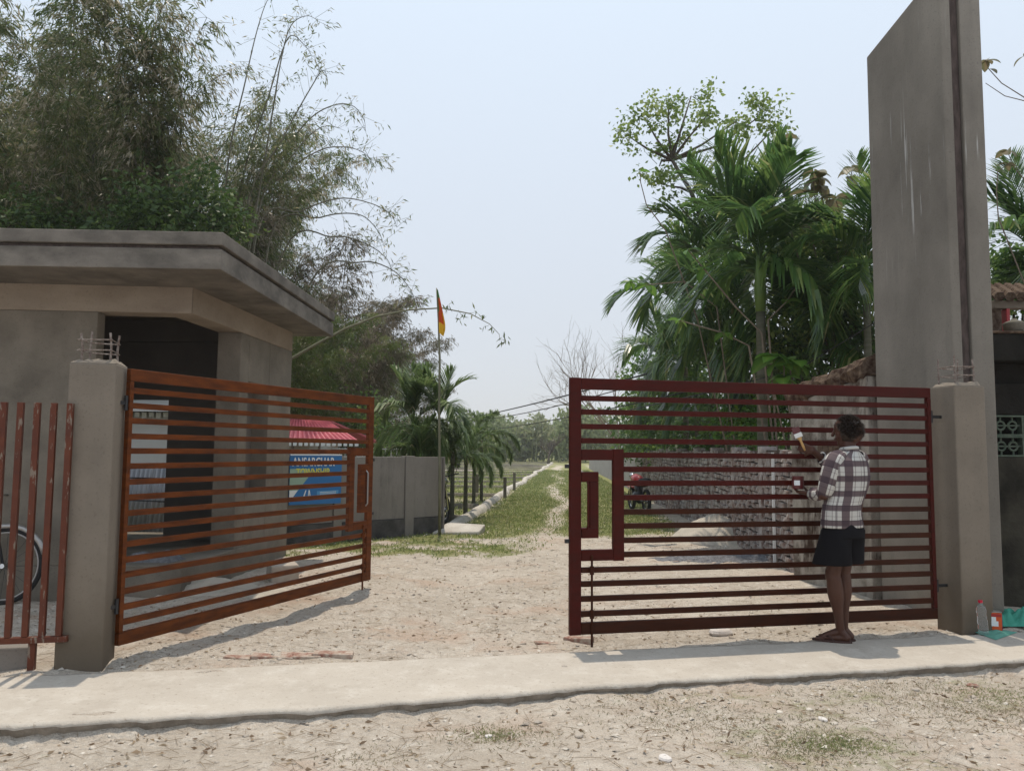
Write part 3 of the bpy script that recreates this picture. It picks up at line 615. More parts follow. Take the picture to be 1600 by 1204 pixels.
# ------------------------------------------------------------------ lane kerb, plot borders
def build_kerb():
    n = 260; ys = 14.35 + 84 * np.linspace(0, 1, n) ** 1.7; V = []
    cx = kerb_x(ys) + (fbm(ys * .25, ys * 0, 3) - .5) * .5 * np.clip((ys - 14) / 10, .15, 1); w_ = .105 + .03 * fbm(ys * 1.1, ys * 0, 5); z = .085 + .045 * fbm(ys * .9, ys * 0 + 5, 7)
    z[:3] *= [.1, .5, .8]
    prof = [(-1, -.15), (-.9, .7), (-.45, 1), (.35, 1.0), (.8, .72), (1.25, .2), (1.5, -.15)]
    V = np.stack([np.stack([cx + p[0] * w_ * .8 + .02 * (fbm(ys * 4, ys * 0 + k, 9) - .5), ys, np.where(p[1] < 0, -.1, z * p[1] + .012 * fbm(ys * 7, ys * 0 + k, 19))], -1) for k, p in enumerate(prof)], 1).reshape(-1, 3)
    k = len(prof); i = np.arange(n - 1)[:, None] * k + np.arange(k - 1)[None]
    F = np.stack([i, i + 1, i + k + 1, i + k], -1).reshape(-1, 4)
    o = link('lane_kerb', make_mesh('lane_kerb', V, F, M['kerb'])); tag(o, 'long pale broken kerb running along the left side of the grassy lane', 'kerb')
    # a big tilted slab lies at its near end
    o = MB().prism([(-1.35, 13.85), (-.55, 13.95), (-.45, 14.35), (-1.1, 14.55)], -.1, [.02, .03, .12, .13]).build('concrete_slab', M['kerb'], bevel=.02)
    tag(o, 'pale slab of broken concrete at the near end of the lane kerb', 'slab')
    # right-hand kerb, far
    ys = np.linspace(38, 80, 60); cx = rwall_x(ys) - 1.0 - (ys - 38) * .012
    MBk = MB()
    for i in range(0, 58, 2): MBk.box((cx[i] - .12, ys[i], -.1), (cx[i] + .12, ys[i] + 1.1, .13 + .03 * (i % 3)), jit=.02)
    tag(MBk.build('broken_kerb', M['kerb']), 'short broken white kerb far down the right side of the lane', 'kerb')
    Ys = [16.6, 20.0, 25.0, 31.0, 36.0, 41.5, 47, 53, 60, 67, 75, 84, 95]
    for j, Y in enumerate(Ys):
        L = 8 + Y * .8; n = 40; xs = kerb_x(Y) - .1 - np.linspace(0, L, n); wob = (fbm(xs * .3 + j * 9, xs * 0, 4) - .5) * .7; h = .05 + .09 * fbm(xs * .5, xs * 0 + j, 6)
        V = np.stack([np.stack([xs, Y + wob - .09, 0 * xs - .1], -1), np.stack([xs, Y + wob - .075, h], -1), np.stack([xs, Y + wob + .075, h + .01], -1), np.stack([xs, Y + wob + .09, 0 * xs - .1], -1)], 1).reshape(-1, 3)
        i = np.arange(n - 1)[:, None] * 4 + np.arange(3)[None]; F = np.stack([i, i + 4, i + 5, i + 1], -1).reshape(-1, 4)[:, ::-1]
        o = link('plot_border', make_mesh('plot_border', V, F, M['mudwall'])); tag(o, ['nearest', 'second nearest', 'third nearest', 'fourth nearest', 'fifth nearest', 'sixth nearest', 'middle', 'sixth farthest', 'fifth farthest', 'fourth farthest', 'third farthest', 'second farthest', 'farthest'][j] + ' of the thirteen low masonry strips crossing the plots', 'plot border', 'low plot borders across the field')
    for (px, py, Y, lb) in ((790, 769, 24.5, 'short dark marker post close to the kerb, nearer of the two'), (803, 757, 29.5, 'short dark marker post close to the kerb, farther of the two'), (752, 762, 27, 'dark marker post standing among the foxtail palm stems')):
        g = G(px, py); tag(MB().box((g.x - .05, Y, -.1), (g.x + .05, Y + .1, .62)).build('marker_post', M['mudwall']), lb, 'post', 'plot marker posts')
build_kerb()

# ------------------------------------------------------------------ brick wall on the right
def build_brick_wall():
    t = thing('brick_wall', 'long whitewashed rough brick wall running beside the lane behind the maroon gate', 'wall')
    yA, yB = 9.45, 17.0; dirv = Vector((.0538, 1, 0)).normalized(); org = Vector((3.40, 9.45, 0)); ang = math.atan2(dirv.y, dirv.x)
    def box_l(s0, s1, d0, d1, z0, z1, nm, m, bev=0):
        b = MB().box((s0, d0, z0), (s1, d1, z1)); o = b.build(nm, m, t, bevel=bev, loc=org, rot=(0, 0, ang)); return o
    box_l(0, 17.2, -.17, -.012, -.1, 1.45, 'mortar_core', M['mortar'])
    meshes = []
    for k in range(5):
        b = MB().box((.004, -.0, .003), (.228, .085 + .012 * k / 4, .068), jit=.010); meshes.append(make_mesh('brick', b.v, b.f, M['whitewash']))
    cnt = 0; extra = MB(); R = Matrix.Rotation(ang, 3, 'Z')
    # local +y is towards the lane (-x world)
    courses = 18
    order = [(c, r) for c in range(72) for r in range(courses)]
    for c, r in order:
        s = c * .238 + (r % 2) * .119 + random.uniform(-.012, .012); z = -.02 + r * .0815 + .012 * math.sin(c * .7) + random.uniform(-.004, .004)
        if r == courses - 1 and random.random() < .3: continue
        y = -.05 + random.uniform(-.014, .014)
        if cnt < 300:
            o = bpy.data.objects.new('brick', random.choice(meshes)); COL.objects.link(o); o.parent = t
            o.location = org + R @ Vector((s, y, z)); o.rotation_euler = (random.uniform(-.03, .03), random.uniform(-.05, .05), ang + random.uniform(-.05, .05)); cnt += 1
        else: extra.box((s + .004, y, z + .003), (s + .226, y + .09, z + .068), jit=.009)
    o = extra.build('further_bricks', M['whitewash'], t, loc=org, rot=(0, 0, ang)); o['kind'] = 'stuff'
    for s in (1.62, 3.35, 5.1, 6.9, 9.2, 12.4): box_l(s, s + .16, -.16, .065, -.1, 1.5, 'plaster_pier', M['whitewash'], .01)
    box_l(.95, .985, .06, .09, -.05, 1.42, 'white_pipe', M['white'])
    # further stretch: coursed but too far to tell the bricks apart
    L = 58; n = 300; ss = 17.21 + (L - 17.2) * np.linspace(0, 1, n) ** 1.3; hs = 1.43 - .25 * (ss / L) + .05 * (fbm(ss * 1.1, ss * 0, 3) - .5)
    V = []; kk = 9
    for k in range(kk):
        z = -.1 + (hs + .1) * k / (kk - 1); V.append(np.stack([ss, .02 * (fbm(ss * 5, z * 9, 5) - .5) + .03, z], -1))
    V.append(np.stack([ss, 0 * ss - .15, hs], -1)); V.append(np.stack([ss, 0 * ss - .15, 0 * hs - .1], -1)); kk += 2
    V = np.stack(V, 1).reshape(-1, 3); i = np.arange(n - 1)[:, None] * kk + np.arange(kk - 1)[None]; F = np.stack([i, i + 1, i + kk + 1, i + kk], -1).reshape(-1, 4)
    link('far_stretch', make_mesh('far_stretch', V, F, M['farwall']), t, loc=org, rot=(0, 0, ang))
build_brick_wall()

def build_plaster_wall():
    t = thing('plastered_wall', 'streaked whitewashed wall with crumbling brown sloped coping between pylon and brick wall', 'wall')
    a = Vector((3.27, 9.42, 0)); b = Vector((3.60, 8.12, 0)); q = Vector((.30, .05, 0))
    za, zb = 1.98, 2.2
    MB().prism([(a.x, a.y), (b.x, b.y), (b.x + .3, b.y + .05), (a.x + .3, a.y + .05)], -.1, [za, zb, zb, za]).build('plaster_face', M['stained'], t, bevel=.01)
    n = 36; V = []; F = []
    for i in range(n):
        f = i / (n - 1); p = a + (b - a) * f; z = za + (zb - za) * f; j = lambda s: (vnoise(i * .8, s, 3) - .5) * .07
        pr = [(-.03 + j(1), .0 + j(2)), (-.07 + j(3), .09 + j(4)), (-.02 + j(5), .17 + j(6)), (.15, .22 + j(7)), (.34, .15), (.34, -.01)]
        for (o, h) in pr: V.append((p.x + o, p.y + o * .1 - (.03 if i == 0 else 0), z + h + .002))
    k = 6
    for i in range(n - 1):
        for s in range(k): F.append((i * k + s, i * k + (s + 1) % k, (i + 1) * k + (s + 1) % k, (i + 1) * k + s))
    F += [tuple(range(k))[::-1], tuple((n - 1) * k + s for s in range(k))]
    link('coping', make_mesh('coping', V, F, M['moss']), t)
    # ventilation hole and dark pipe on the face
    dv = (b - a).normalized(); nrm = Vector((-dv.y, dv.x, 0)); nrm = nrm if nrm.x < 0 else -nrm; ang = math.atan2(dv.y, dv.x)
    def onface(s, z, w_, h_, th, nm, m):
        p = a + dv * s + nrm * .002; b_ = MB().box((0, -th, 0), (w_, 0, h_)); return b_.build(nm, m, t, loc=(p.x, p.y, z), rot=(0, 0, ang))
    onface(.52, 1.42, .42, .14, .01, 'stained_niche', M['moss'])
    for i in range(2):
        p = a + dv * (.62 + .16 * i) + nrm * .02
        o = MB().torus((0, 0, 0), .05, .012, 'y', 16, 5).torus((0, 0, 0), .025, .008, 'y', 12, 5).build('vent_ring', M['pale'], t, loc=(p.x, p.y, 1.5 - .13), rot=(0, 0, ang))
    p = b - dv * .14 + nrm * .03
    MB().tube([(p.x, p.y, .35), (p.x, p.y, 1.8)], .028, 8).build('downpipe', M['bwalld'], t)
build_plaster_wall()

# ------------------------------------------------------------------ dark neighbour building on the right edge
def build_neighbour():
    t = thing('neighbour_house', 'very dark old house wall with green-white vent grills right of the pylon', 'building')
    Y = 7.75; x0, x1 = 4.36, 8.0
    def bx(a, b, nm, m, bev=.008): return MB().box(a, b).build(nm, m, t, bevel=bev)
    bx((x0, Y, -.15), (x1, Y + .2, 1.39), 'lower_wall', M['grime']); bx((x0, Y, 1.80), (x1, Y + .2, 2.10), 'upper_wall', M['blackwall'])
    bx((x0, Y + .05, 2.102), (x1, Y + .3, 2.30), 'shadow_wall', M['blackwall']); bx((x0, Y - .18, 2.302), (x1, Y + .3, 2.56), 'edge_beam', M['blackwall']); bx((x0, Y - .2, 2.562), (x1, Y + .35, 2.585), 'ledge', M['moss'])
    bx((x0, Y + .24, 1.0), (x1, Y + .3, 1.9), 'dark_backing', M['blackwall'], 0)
    # grill blocks: frame with a wavy lattice
    gw = .29; z0 = 1.395
    for i in range(12):
        for j in range(2):
            X = x0 + i * gw; Z = z0 + j * .2; b = MB(); e = .016
            b.box((X, Y, Z), (X + gw - .002, Y + .08, Z + e)); b.box((X, Y, Z + .198 - e), (X + gw - .002, Y + .08, Z + .198)); b.box((X, Y, Z + e), (X + e, Y + .08, Z + .198 - e)); b.box((X + gw - .002 - e, Y, Z + e), (X + gw - .002, Y + .08, Z + .198 - e))
            for s in (-1, 1):
                cx = X + gw / 2 + s * .058
                b.torus((cx, Y + .04, Z + .099), .042, .011, 'y', 12, 5)
                b.tube([(cx, Y + .04, Z + .012), (cx, Y + .04, Z + .06)], .010, 5); b.tube([(cx, Y + .04, Z + .138), (cx, Y + .04, Z + .186)], .010, 5)
            b.tube([(X + .01, Y + .04, Z + .099), (X + gw - .012, Y + .04, Z + .099)], .009, 5)
            b.build('grill_block', M['grill'], t)
    # tile-roof edge further back, props
    bx((5.25, Y + .9, 3.0), (x1, Y + 1.0, 3.09), 'fascia_board', M['deadtwig']); bx((5.38, Y + .9, 2.5), (5.42, Y + 1.0, 3.0), 'wooden_prop', M['redpaint'])
    bx((5.20, Y + .92, 2.45), (5.34, Y + .98, 3.0), 'timber_panel', M['moss'])
    for i in range(22): MB().tube([(5.28 + i * .12, Y + .85, 3.12), (5.28 + i * .12 + .5, Y + 1.9, 3.45)], .055, 6).build('roof_tile', M['moss'], t)
    p = P(1573, 515, Y + .1); o = MB().lathe([(.0, 0), (.08, 0), (.125, .05), (.135, .10), (.14, .115), (.10, .135), (.04, .155), (.035, .17), (.0, .175)], (0, 0, 0), 20).build('clay_pot', M['mudwall'], None, True, loc=(p.x, Y - .02, 2.586), scale=(.72, .72, .85))
    tag(o, 'round pale lidded pot standing on the dark ledge right of the pylon', 'pot')
build_neighbour()

# ------------------------------------------------------------------ vegetation archetypes
def frond_mesh(name, L=1.9, curve=1.6, n=44, ll=.55, wd=.042, droop=.5, bushy=False, el0=1.2, m=None, twist=0.0):
    """rachis starts at origin going up at elevation el0 in the +x direction, arches over"""
    k = 22; pts = [np.zeros(3)]; e = el0; el = []
    for i in range(k):
        el.append(e); pts.append(pts[-1] + np.array([math.cos(e), 0, math.sin(e)]) * L / k); e -= curve / k * (0.4 + 1.2 * i / k)
    pts = np.array(pts); el.append(e); el = np.array(el)
    V, F = sticks(pts[:-1], pts[1:], np.linspace(.016, .003, k), np.linspace(.015, .002, k)); parts = [(V, F, .45)]
    P0 = []; D = []; LN = []; TT = []
    for i in range(n):
        t = .16 + .84 * i / (n - 1); f = t * k; i0 = min(int(f), k - 1); p = pts[i0] * (1 - (f - i0)) + pts[i0 + 1] * (f - i0); e = el[i0]
        fwd = np.array([math.cos(e), 0, math.sin(e)]); up = np.array([-math.sin(e), 0, math.cos(e)])
        l = ll * math.sin(math.pi * min(1, .22 + .72 * t)) ** .7 * random.uniform(.85, 1.1)
        for s in ((-1, 1) if not bushy else (-1, -.5, .5, 1)):
            sid = np.array([0, math.copysign(1, s), 0]); a = (.75 if bushy else .95) - .35 * t
            upk = random.uniform(.05, .45) if not bushy else random.uniform(-.9, 1.3)
            d = unit(fwd * (math.sin(1.57 - a * 1.2) + .35 * t) + sid * a * (1 if abs(s) == 1 else .6) + up * upk + np.array([0, 0, twist]))
            P0.append(p); D.append(d); LN.append(l); TT.append(np.clip(random.gauss(.42, .2), 0, .95))
    P0 = np.array(P0); D = np.array(D); LN = np.array(LN)[:, None]; TT = np.array(TT); N_ = len(P0); g = np.array([[0, 0, 1.]])
    side = unit(np.cross(D, g + .001)); w0 = wd
    a0 = P0; a1 = P0 + D * LN * .5 - g * LN * .06 * droop; a2 = P0 + D * LN * .93 - g * LN * (.42 * droop) * rng.uniform(.6, 1.3, (N_, 1))
    upv = np.cross(side, D)
    V = np.stack([a0 - side * w0 * .25, a0 + side * w0 * .25, a1 + side * w0 * .5 - upv * .01, a1 - side * w0 * .5 - upv * .01, a2, a1 + upv * .008], 1).reshape(-1, 3); b = (np.arange(N_) * 6)[:, None]
    F = np.concatenate([b + np.array([[0, 1, 5, 3]]), b + np.array([[1, 2, 4, 5]]), b + np.array([[3, 5, 4, 4]])])
    # faces: left tri-quads only (degenerate avoided)
    F = np.concatenate([b + np.array([[0, 1, 2, 5]]), b + np.array([[0, 5, 4, 3]]), b + np.array([[5, 2, 4, 3]])])
    F = np.concatenate([b + np.array([[0, 1, 2, 3]])]); V2 = np.stack([a1 - side * w0 * .5, a1 + side * w0 * .5, a2 + side * .003, a2 - side * .003], 1).reshape(-1, 3)
    b2 = (np.arange(N_) * 4)[:, None]; F2 = b2 + np.array([[0, 1, 2, 3]])
    Vq = V.reshape(N_, 6, 3)[:, :4].reshape(-1, 3); F1 = b2 + np.array([[0, 1, 2, 3]])
    T4 = np.repeat(TT, 4); T4b = np.repeat(np.clip(TT + .06, 0, 1), 4)
    v, f, tt = merge(parts + [(Vq, F1, T4), (V2, F2, T4b)])
    return make_mesh(name, v, f, m or L_PALM, False, tt)

def areca_set(m):
    return [frond_mesh('frond', 1.6, .45, 34, .84, .052, .3, el0=1.46, m=m), frond_mesh('frond', 1.6, 1.25, 36, .84, .052, .55, el0=1.25, m=m), frond_mesh('frond', 1.5, 2.2, 36, .82, .052, .9, el0=.9, m=m),
          frond_mesh('frond', 1.3, 1.9, 34, .78, .05, 1.2, el0=.0, m=m), frond_mesh('frond', 1.35, .8, 32, .74, .048, 1.3, el0=-.75, m=m)]
FRONDS = areca_set(L_PALM); FRONDS_L = areca_set(L_FOX)
FOX = [frond_mesh('frond', 1.5, 1.6, 46, .26, .03, .6, True, el0=1.25, m=L_FOX), frond_mesh('frond', 1.5, 2.3, 46, .26, .03, .8, True, el0=.8, m=L_FOX), frond_mesh('frond', 1.4, 2.6, 44, .25, .03, 1.0, True, el0=.35, m=L_FOX)]

def palm(label, base, crown_z, scale=1.0, nf=12, kind='areca', r=.07, lean=(0, 0), group=None, erect=.35, name='palm_tree', seed=0, droopmore=0.0):
    random.seed(seed + 100); t = thing(name, label, 'palm tree', base, 0, group)
    top = Vector((lean[0], lean[1], crown_z - base[2])); sh = .75 * scale if kind != 'fox' else .35 * scale
    pts = []; k = 10
    for i in range(k + 1):
        f = i / k; pts.append(Vector((top.x * f ** 1.5, top.y * f ** 1.5, -.1 + (top.z - sh + .1) * f)))
    MB().tube(pts, [r * (1.15 - .3 * i / k) for i in range(k + 1)], 9).build('trunk', M['palmtrunk'], t, True)
    MB().tube([pts[-1], top - Vector((0, 0, sh * .6)), top], [r * .95, r * 1.15, r * .6], 9).build('crownshaft', M['shaft'] if kind != 'fox' else M['palmtrunk'], t, True)
    F = {'areca': FRONDS, 'light': FRONDS_L}.get(kind, FOX); a = random.uniform(0, 6)
    for i in range(nf):
        f = i / (nf - 1); a += 2.4; q = F[min(len(F) - 1, int(max(0, f * .97 - erect * .12 + droopmore) * len(F)))]
        o = bpy.data.objects.new('frond', q); COL.objects.link(o); o.parent = t
        o.location = top - Vector((0, 0, .18 * scale * f)); s = scale * random.uniform(.85, 1.1) * (.9 if f < .15 else 1)
        o.scale = (s, s, s); o.rotation_euler = (random.uniform(-.2, .2), random.uniform(-.12, .12), a)
    return t

def bamboo_culm_mesh(k, H=11.0, dens=1.0, leafy=1.0, matl=L_BAMB):
    n = 40; p = np.zeros(3); th = random.uniform(.03, .16); pts = [p.copy()]; cv = random.uniform(.45, 1.25); az = 0
    for i in range(n):
        f = i / n; a = th + cv * f ** 3.2; p = p + np.array([math.sin(a), .15 * math.sin(a * 2 + k), math.cos(a)]) * H / n; pts.append(p.copy())
    pts = np.array(pts); r = np.linspace(.042, .006, n + 1)
    cv_, cf = sticks(pts[:-1], pts[1:], r[:-1], r[1:])
    culm = make_mesh('culm', cv_, cf, M['culm'])
    S0 = []; S1 = []; LP = []; LD = []; LT = []
    clump = random.uniform(.18, .6)
    for i in range(int(n * .10), n + 1):
        f = i / n
        for b in range(int(round((2.2 + 1.6 * (f > .45)) * dens + random.uniform(-.5, .5)))):
            az = random.uniform(0, 6.283); L = random.uniform(.5, 1.5) * (1.15 - .55 * f); upk = random.uniform(.1, .9)
            d = unit(np.array([math.cos(az), math.sin(az), upk])); q = pts[i] + 0
            m_ = 6; tw = []
            for s in range(m_):
                q2 = q + d * L / m_; S0.append(q); S1.append(q2); q = q2; d = unit(d + np.array([.04, 0, -.16])); tw.append((q.copy(), d.copy()))
            base_t = np.clip(random.gauss(clump, .26), 0, 1)
            for (q, dd) in tw[1:]:
                for s in range(int(round(2.4 * leafy + random.uniform(-.4, .6)))):
                    c = q + rng.normal(size=3) * .07
                    for l in range(random.choice((2, 3, 3))):
                        LP.append(c + rng.normal(size=3) * .03); LD.append(dd + rng.normal(size=3) * .5 + np.array([0, 0, -.55])); LT.append(np.clip(base_t + random.gauss(0, .16), 0, 1))
    V1, F1 = sticks(np.array(S0), np.array(S1), .005, .004)
    LP = np.array(LP); LD = np.array(LD); ln = rng.uniform(.10, .20, len(LP)); V2, F2 = leaves(LP, LD, ln, ln * .17, .3, .15)
    v, f, tt = merge([(V1, F1, .62), (V2, F2, np.repeat(np.array(LT), 4))])
    return culm, make_mesh('foliage', v, f, matl, False, tt)

random.seed(3)
CULMS = [bamboo_culm_mesh(k, 11.5, 1.15, 1.15) for k in range(6)]
CULMS_S = [bamboo_culm_mesh(k + 9, 11.5, .9, .6) for k in range(3)]
CULMS_G = [bamboo_culm_mesh(k + 20, 9.0, 1.35, 1.0, L_BAMG) for k in range(3)]
CULMS_D = [bamboo_culm_mesh(k + 30, 8.5, 1.9, .8, L_BAMD) for k in range(3)]
def bamboo(label, x, y, arche, n, sc, R=1.0, tilt=.0, out_dir=None, seed=0):
    random.seed(seed); t = thing('bamboo_clump', label, 'bamboo', (x, y, 0), 0)
    for i in range(n):
        c, fo = arche[i % len(arche)]; a = 6.283 * i / n + random.uniform(-.3, .3)
        if out_dir is not None and random.random() < .6: a = out_dir + random.gauss(0, .6)
        rr = R * math.sqrt(random.random()); s = sc * random.uniform(.76, 1.06) * (1 - .2 * max(0, math.cos(a)))
        o = bpy.data.objects.new('culm', c); COL.objects.link(o); o.parent = t
        o.location = (rr * math.cos(a + random.uniform(-.8, .8)), rr * math.sin(a + random.uniform(-.8, .8)), -.1); o.scale = (s, s, s); o.rotation_euler = (0, tilt + random.uniform(-.03, .14), a)
        q = bpy.data.objects.new('foliage', fo); COL.objects.link(q); q.parent = o; q['kind'] = 'stuff'
bamboo('tall mixed brown-green bamboo clump at the far left edge behind the guard house', -12.8, 17.6, CULMS, 23, 1.02, 1.5, seed=1)
bamboo('tall bamboo clump rising above the middle of the guard house roof', -10.6, 17.4, CULMS, 24, 1.06, 1.4, seed=2)
bamboo('tall bamboo clump behind the front corner of the guard house roof', -8.9, 18.2, CULMS, 25, 1.06, 1.3, seed=3)
bamboo('bamboo clump with pale tips above the sloping right edge of the guard house roof', -7.6, 17.6, CULMS + CULMS_S, 28, 1.04, 1.0, -.05, seed=13)
bamboo('sparse bamboo clump whose bare culms lean out towards the open sky', -7.0, 18.4, CULMS_S, 14, .74, .8, .02, 0.0, seed=4)
bamboo('bright green bamboo clump beside the guard house eave', -5.3, 17.4, CULMS_G, 18, .66, .8, seed=5)
bamboo('greyish dry bamboo clump right of the bright green one', -5.7, 21.8, CULMS_D, 26, .84, 1.5, .02, seed=6)
bamboo('twiggy grey-brown bamboo clump nearest to the flag pole', -5.4, 26.0, CULMS_D, 26, .78, 1.7, .06, seed=7)
bamboo('low green bamboo clump standing right behind the pink-red shed roof', -5.4, 23.5, CULMS_G, 14, .66, 1.3, .1, seed=8)
bamboo('dense bamboo clump filling the gap far behind the guard house', -9.5, 23.5, CULMS, 16, .98, 1.8, seed=9)
# thin nearly bare stems that arch out of the clumps against the sky
def arching_stems():
    t = thing('bamboo_clump', 'handful of thin arching bamboo stems reaching out to the right against the sky', 'bamboo', (-6.1, 17.4, 0)); B = Vector((-6.1, 17.4, 0)); random.seed(77)
    arcs = [[(380, 370), (430, 260), (480, 190), (520, 165), (550, 165), (568, 185), (571, 205)], [(390, 360), (450, 270), (500, 235), (540, 230), (570, 240), (586, 262)], [(400, 330), (425, 180), (440, 90), (455, 40), (480, 25), (500, 35)],
            [(400, 370), (470, 330), (530, 310), (580, 318), (610, 335), (620, 355)], [(370, 330), (420, 150), (450, 60), (475, 70), (487, 88)], [(420, 380), (500, 340), (560, 335), (590, 360), (600, 385)], [(380, 350), (440, 220), (490, 130), (505, 110), (512, 125)], [(350, 320), (385, 120), (410, 20), (430, -20)],
            [(440, 400), (520, 370), (570, 380), (605, 405), (612, 430)], [(480, 450), (560, 410), (610, 420), (640, 450), (650, 475)], [(400, 350), (460, 240), (500, 200), (530, 200)]]
    for a in arcs:
        Y = random.uniform(16.8, 18.0); g = [Vector((B.x + random.uniform(-.5, .5), Y, -.1))] + [P(x, y, Y) for x, y in a]; fine = []
        for i in range(len(g) - 1):
            p0 = g[max(i - 1, 0)]; p1 = g[i]; p2 = g[i + 1]; p3 = g[min(i + 2, len(g) - 1)]
            for k in range(6):
                u = k / 6; fine.append(.5 * ((2 * p1) + (p2 - p0) * u + (2 * p0 - 5 * p1 + 4 * p2 - p3) * u * u + (3 * p1 - p0 - 3 * p2 + p3) * u ** 3) - B)
        fine.append(g[-1] - B); n = len(fine); c = MB().tube(fine, [.022 * (1 - i / n) + .003 for i in range(n)], 5).build('culm', M['culm'], t)
        S0 = []; S1 = []; LP = []; LD = []
        for i in range(9, n):
            for b in range(2):
                if random.random() < .75:
                    q = np.array(fine[i]); d = unit(np.array([random.gauss(0, .6), random.gauss(0, .6), random.gauss(.2, .5)])); e = q + d * random.uniform(.15, .55); S0.append(q); S1.append(e)
                    for k in range(random.choice((0, 2, 4, 7))): LP.append(q + (e - q) * random.uniform(.5, 1.05) + rng.normal(size=3) * .05); LD.append(d + rng.normal(size=3) * .5 + np.array([0, 0, -.7]))
        V1, F1 = sticks(np.array(S0), np.array(S1), .004, .003); LP = np.array(LP); ln = rng.uniform(.09, .17, len(LP)); V2, F2 = leaves(LP, np.array(LD), ln, ln * .2)
        v, f, tt = merge([(V1, F1, .45), (V2, F2, np.repeat(rng.uniform(.2, .8, len(LP)), 4))]); q = link('foliage', make_mesh('foliage', v, f, L_BAMB, False, tt), c); q['kind'] = 'stuff'
arching_stems()
# one long culm bowing right over to the flag
def bowed():
    px = [(450, 563, 15.2), (490, 540, 15.0), (540, 513, 14.8), (590, 494, 14.6), (640, 484, 14.4), (690, 481, 14.2), (735, 490, 14.0), (765, 506, 13.9), (780, 522, 13.9), (781, 532, 13.9)]
    pts = [Vector((-5.6, 15.6, 0)), Vector((-5.0, 15.4, 1.6))] + [P(*q) for q in px]
    t = tag(MB().tube(pts, [.04, .036, .032, .028, .024, .02, .016, .012, .010, .007, .005, .004], 6).build('bowed_bamboo', M['bambpole']), 'single long bamboo bowing over past the flag, nearly bare', 'bamboo')
    LP = []; LD = []; S0 = []; S1 = []
    for (x, y, n) in ((640, 482, 3), (655, 478, 4), (668, 476, 5), (700, 484, 8), (716, 484, 6), (733, 489, 5), (753, 500, 3), (764, 508, 3), (773, 514, 4), (780, 530, 12), (724, 490, 4)):
        c = np.array(P(x, y, 14.1)); e = c + np.array([random.uniform(-.1, .12), 0, random.uniform(-.1, .22)]); S0.append(c); S1.append(e)
        for k in range(n): LP.append(e + rng.normal(size=3) * .05); LD.append(rng.normal(size=3) * .5 + np.array([0, 0, -.9]))
    V1, F1 = sticks(np.array(S0), np.array(S1), .004, .003); LP = np.array(LP); V2, F2 = leaves(LP, np.array(LD), rng.uniform(.09, .16, len(LP)), .03)
    v, f, tt = merge([(V1, F1, .5), (V2, F2, rng.uniform(.1, .6, len(V2)))]); q = link('leaf_tufts', make_mesh('leaf_tufts', v, f, L_BAMB, False, tt), t); q['kind'] = 'stuff'
bowed()

# generic broadleaf tree: tapered trunk, limbs to foliage clumps, leaf-sized faces
def tree(label, base, trunk, blobs, leaf=(.12, .06), m=L_DARK, r=.09, name='leafy_tree', cat='tree', group=None, sub=16, per=38, tw=.28, tone=.45, seed=0, down=-.2):
    random.seed(seed + 7); global rng; rng = np.random.default_rng(seed + 11)
    t = thing(name, label, cat, base, 0, group); B = Vector(base)
    tp = [Vector(p) - B for p in trunk]; n = len(tp)
    MB().tube([Vector((0, 0, -.1))] + tp, [r * (1 - .62 * i / n) for i in range(n + 1)], 8).build('trunk', M['bark'], t, True)
    S0 = []; S1 = []; R0 = []; LP = []; LD = []; LT = []
    mb = MB()
    for bi, (c, rad, den) in enumerate(blobs):
        c = Vector(c) - B; rad = Vector(rad) if hasattr(rad, '__len__') else Vector((rad,) * 3)
        cand = [p for p in tp if p.z < c.z + .2] or tp[:1]; s = min(cand, key=lambda p: (p - c).length); mid = (s + c) / 2 + Vector((random.uniform(-.1, .1), random.uniform(-.1, .1), -.12 * (c - s).length + .1))
        mb.tube([s, mid, c], [r * .38, r * .26, r * .12], 5)
        for k in range(int(sub * den)):
            v = Vector(rng.normal(size=3)).normalized() * random.random() ** .45; q = c + Vector((v.x * rad.x, v.y * rad.y, v.z * rad.z)); w_ = np.array(q)
            S0.append(np.array(c + (q - c) * .15)); S1.append(w_); R0.append(r * .09)
            base_t = np.clip(random.gauss(tone, .13), 0, 1)
            N_ = int(per * random.uniform(.6, 1.3)); pp = w_ + rng.normal(size=(N_, 3)) * tw * np.array([1, 1, .7]) * .6
            LP.append(pp); LD.append(rng.normal(size=(N_, 3)) * np.array([1, 1, .6]) + np.array([0, 0, down]) + (pp - w_) * 2); LT.append(np.clip(base_t + rng.normal(size=N_) * .15, 0, 1))
    mb.build('limbs', M['bark'], t, True)
    LP = np.concatenate(LP); LD = np.concatenate(LD); LT = np.concatenate(LT); ln = leaf[0] * rng.uniform(.7, 1.3, len(LP))
    V1, F1 = sticks(np.array(S0), np.array(S1), np.array(R0), .004); V2, F2 = leaves(LP, LD, ln, ln * leaf[1] / leaf[0], .22, .1)
    v, f, tt = merge([(V1, F1, .15), (V2, F2, np.repeat(LT, 4))]); o = link('crown', make_mesh('crown', v, f, m, False, tt), t); o['kind'] = 'stuff'
    return t
def pb(px, py, Y, r, d=1.0): return (P(px, py, Y), (r, r, r * .85) if not hasattr(r, '__len__') else r, d)

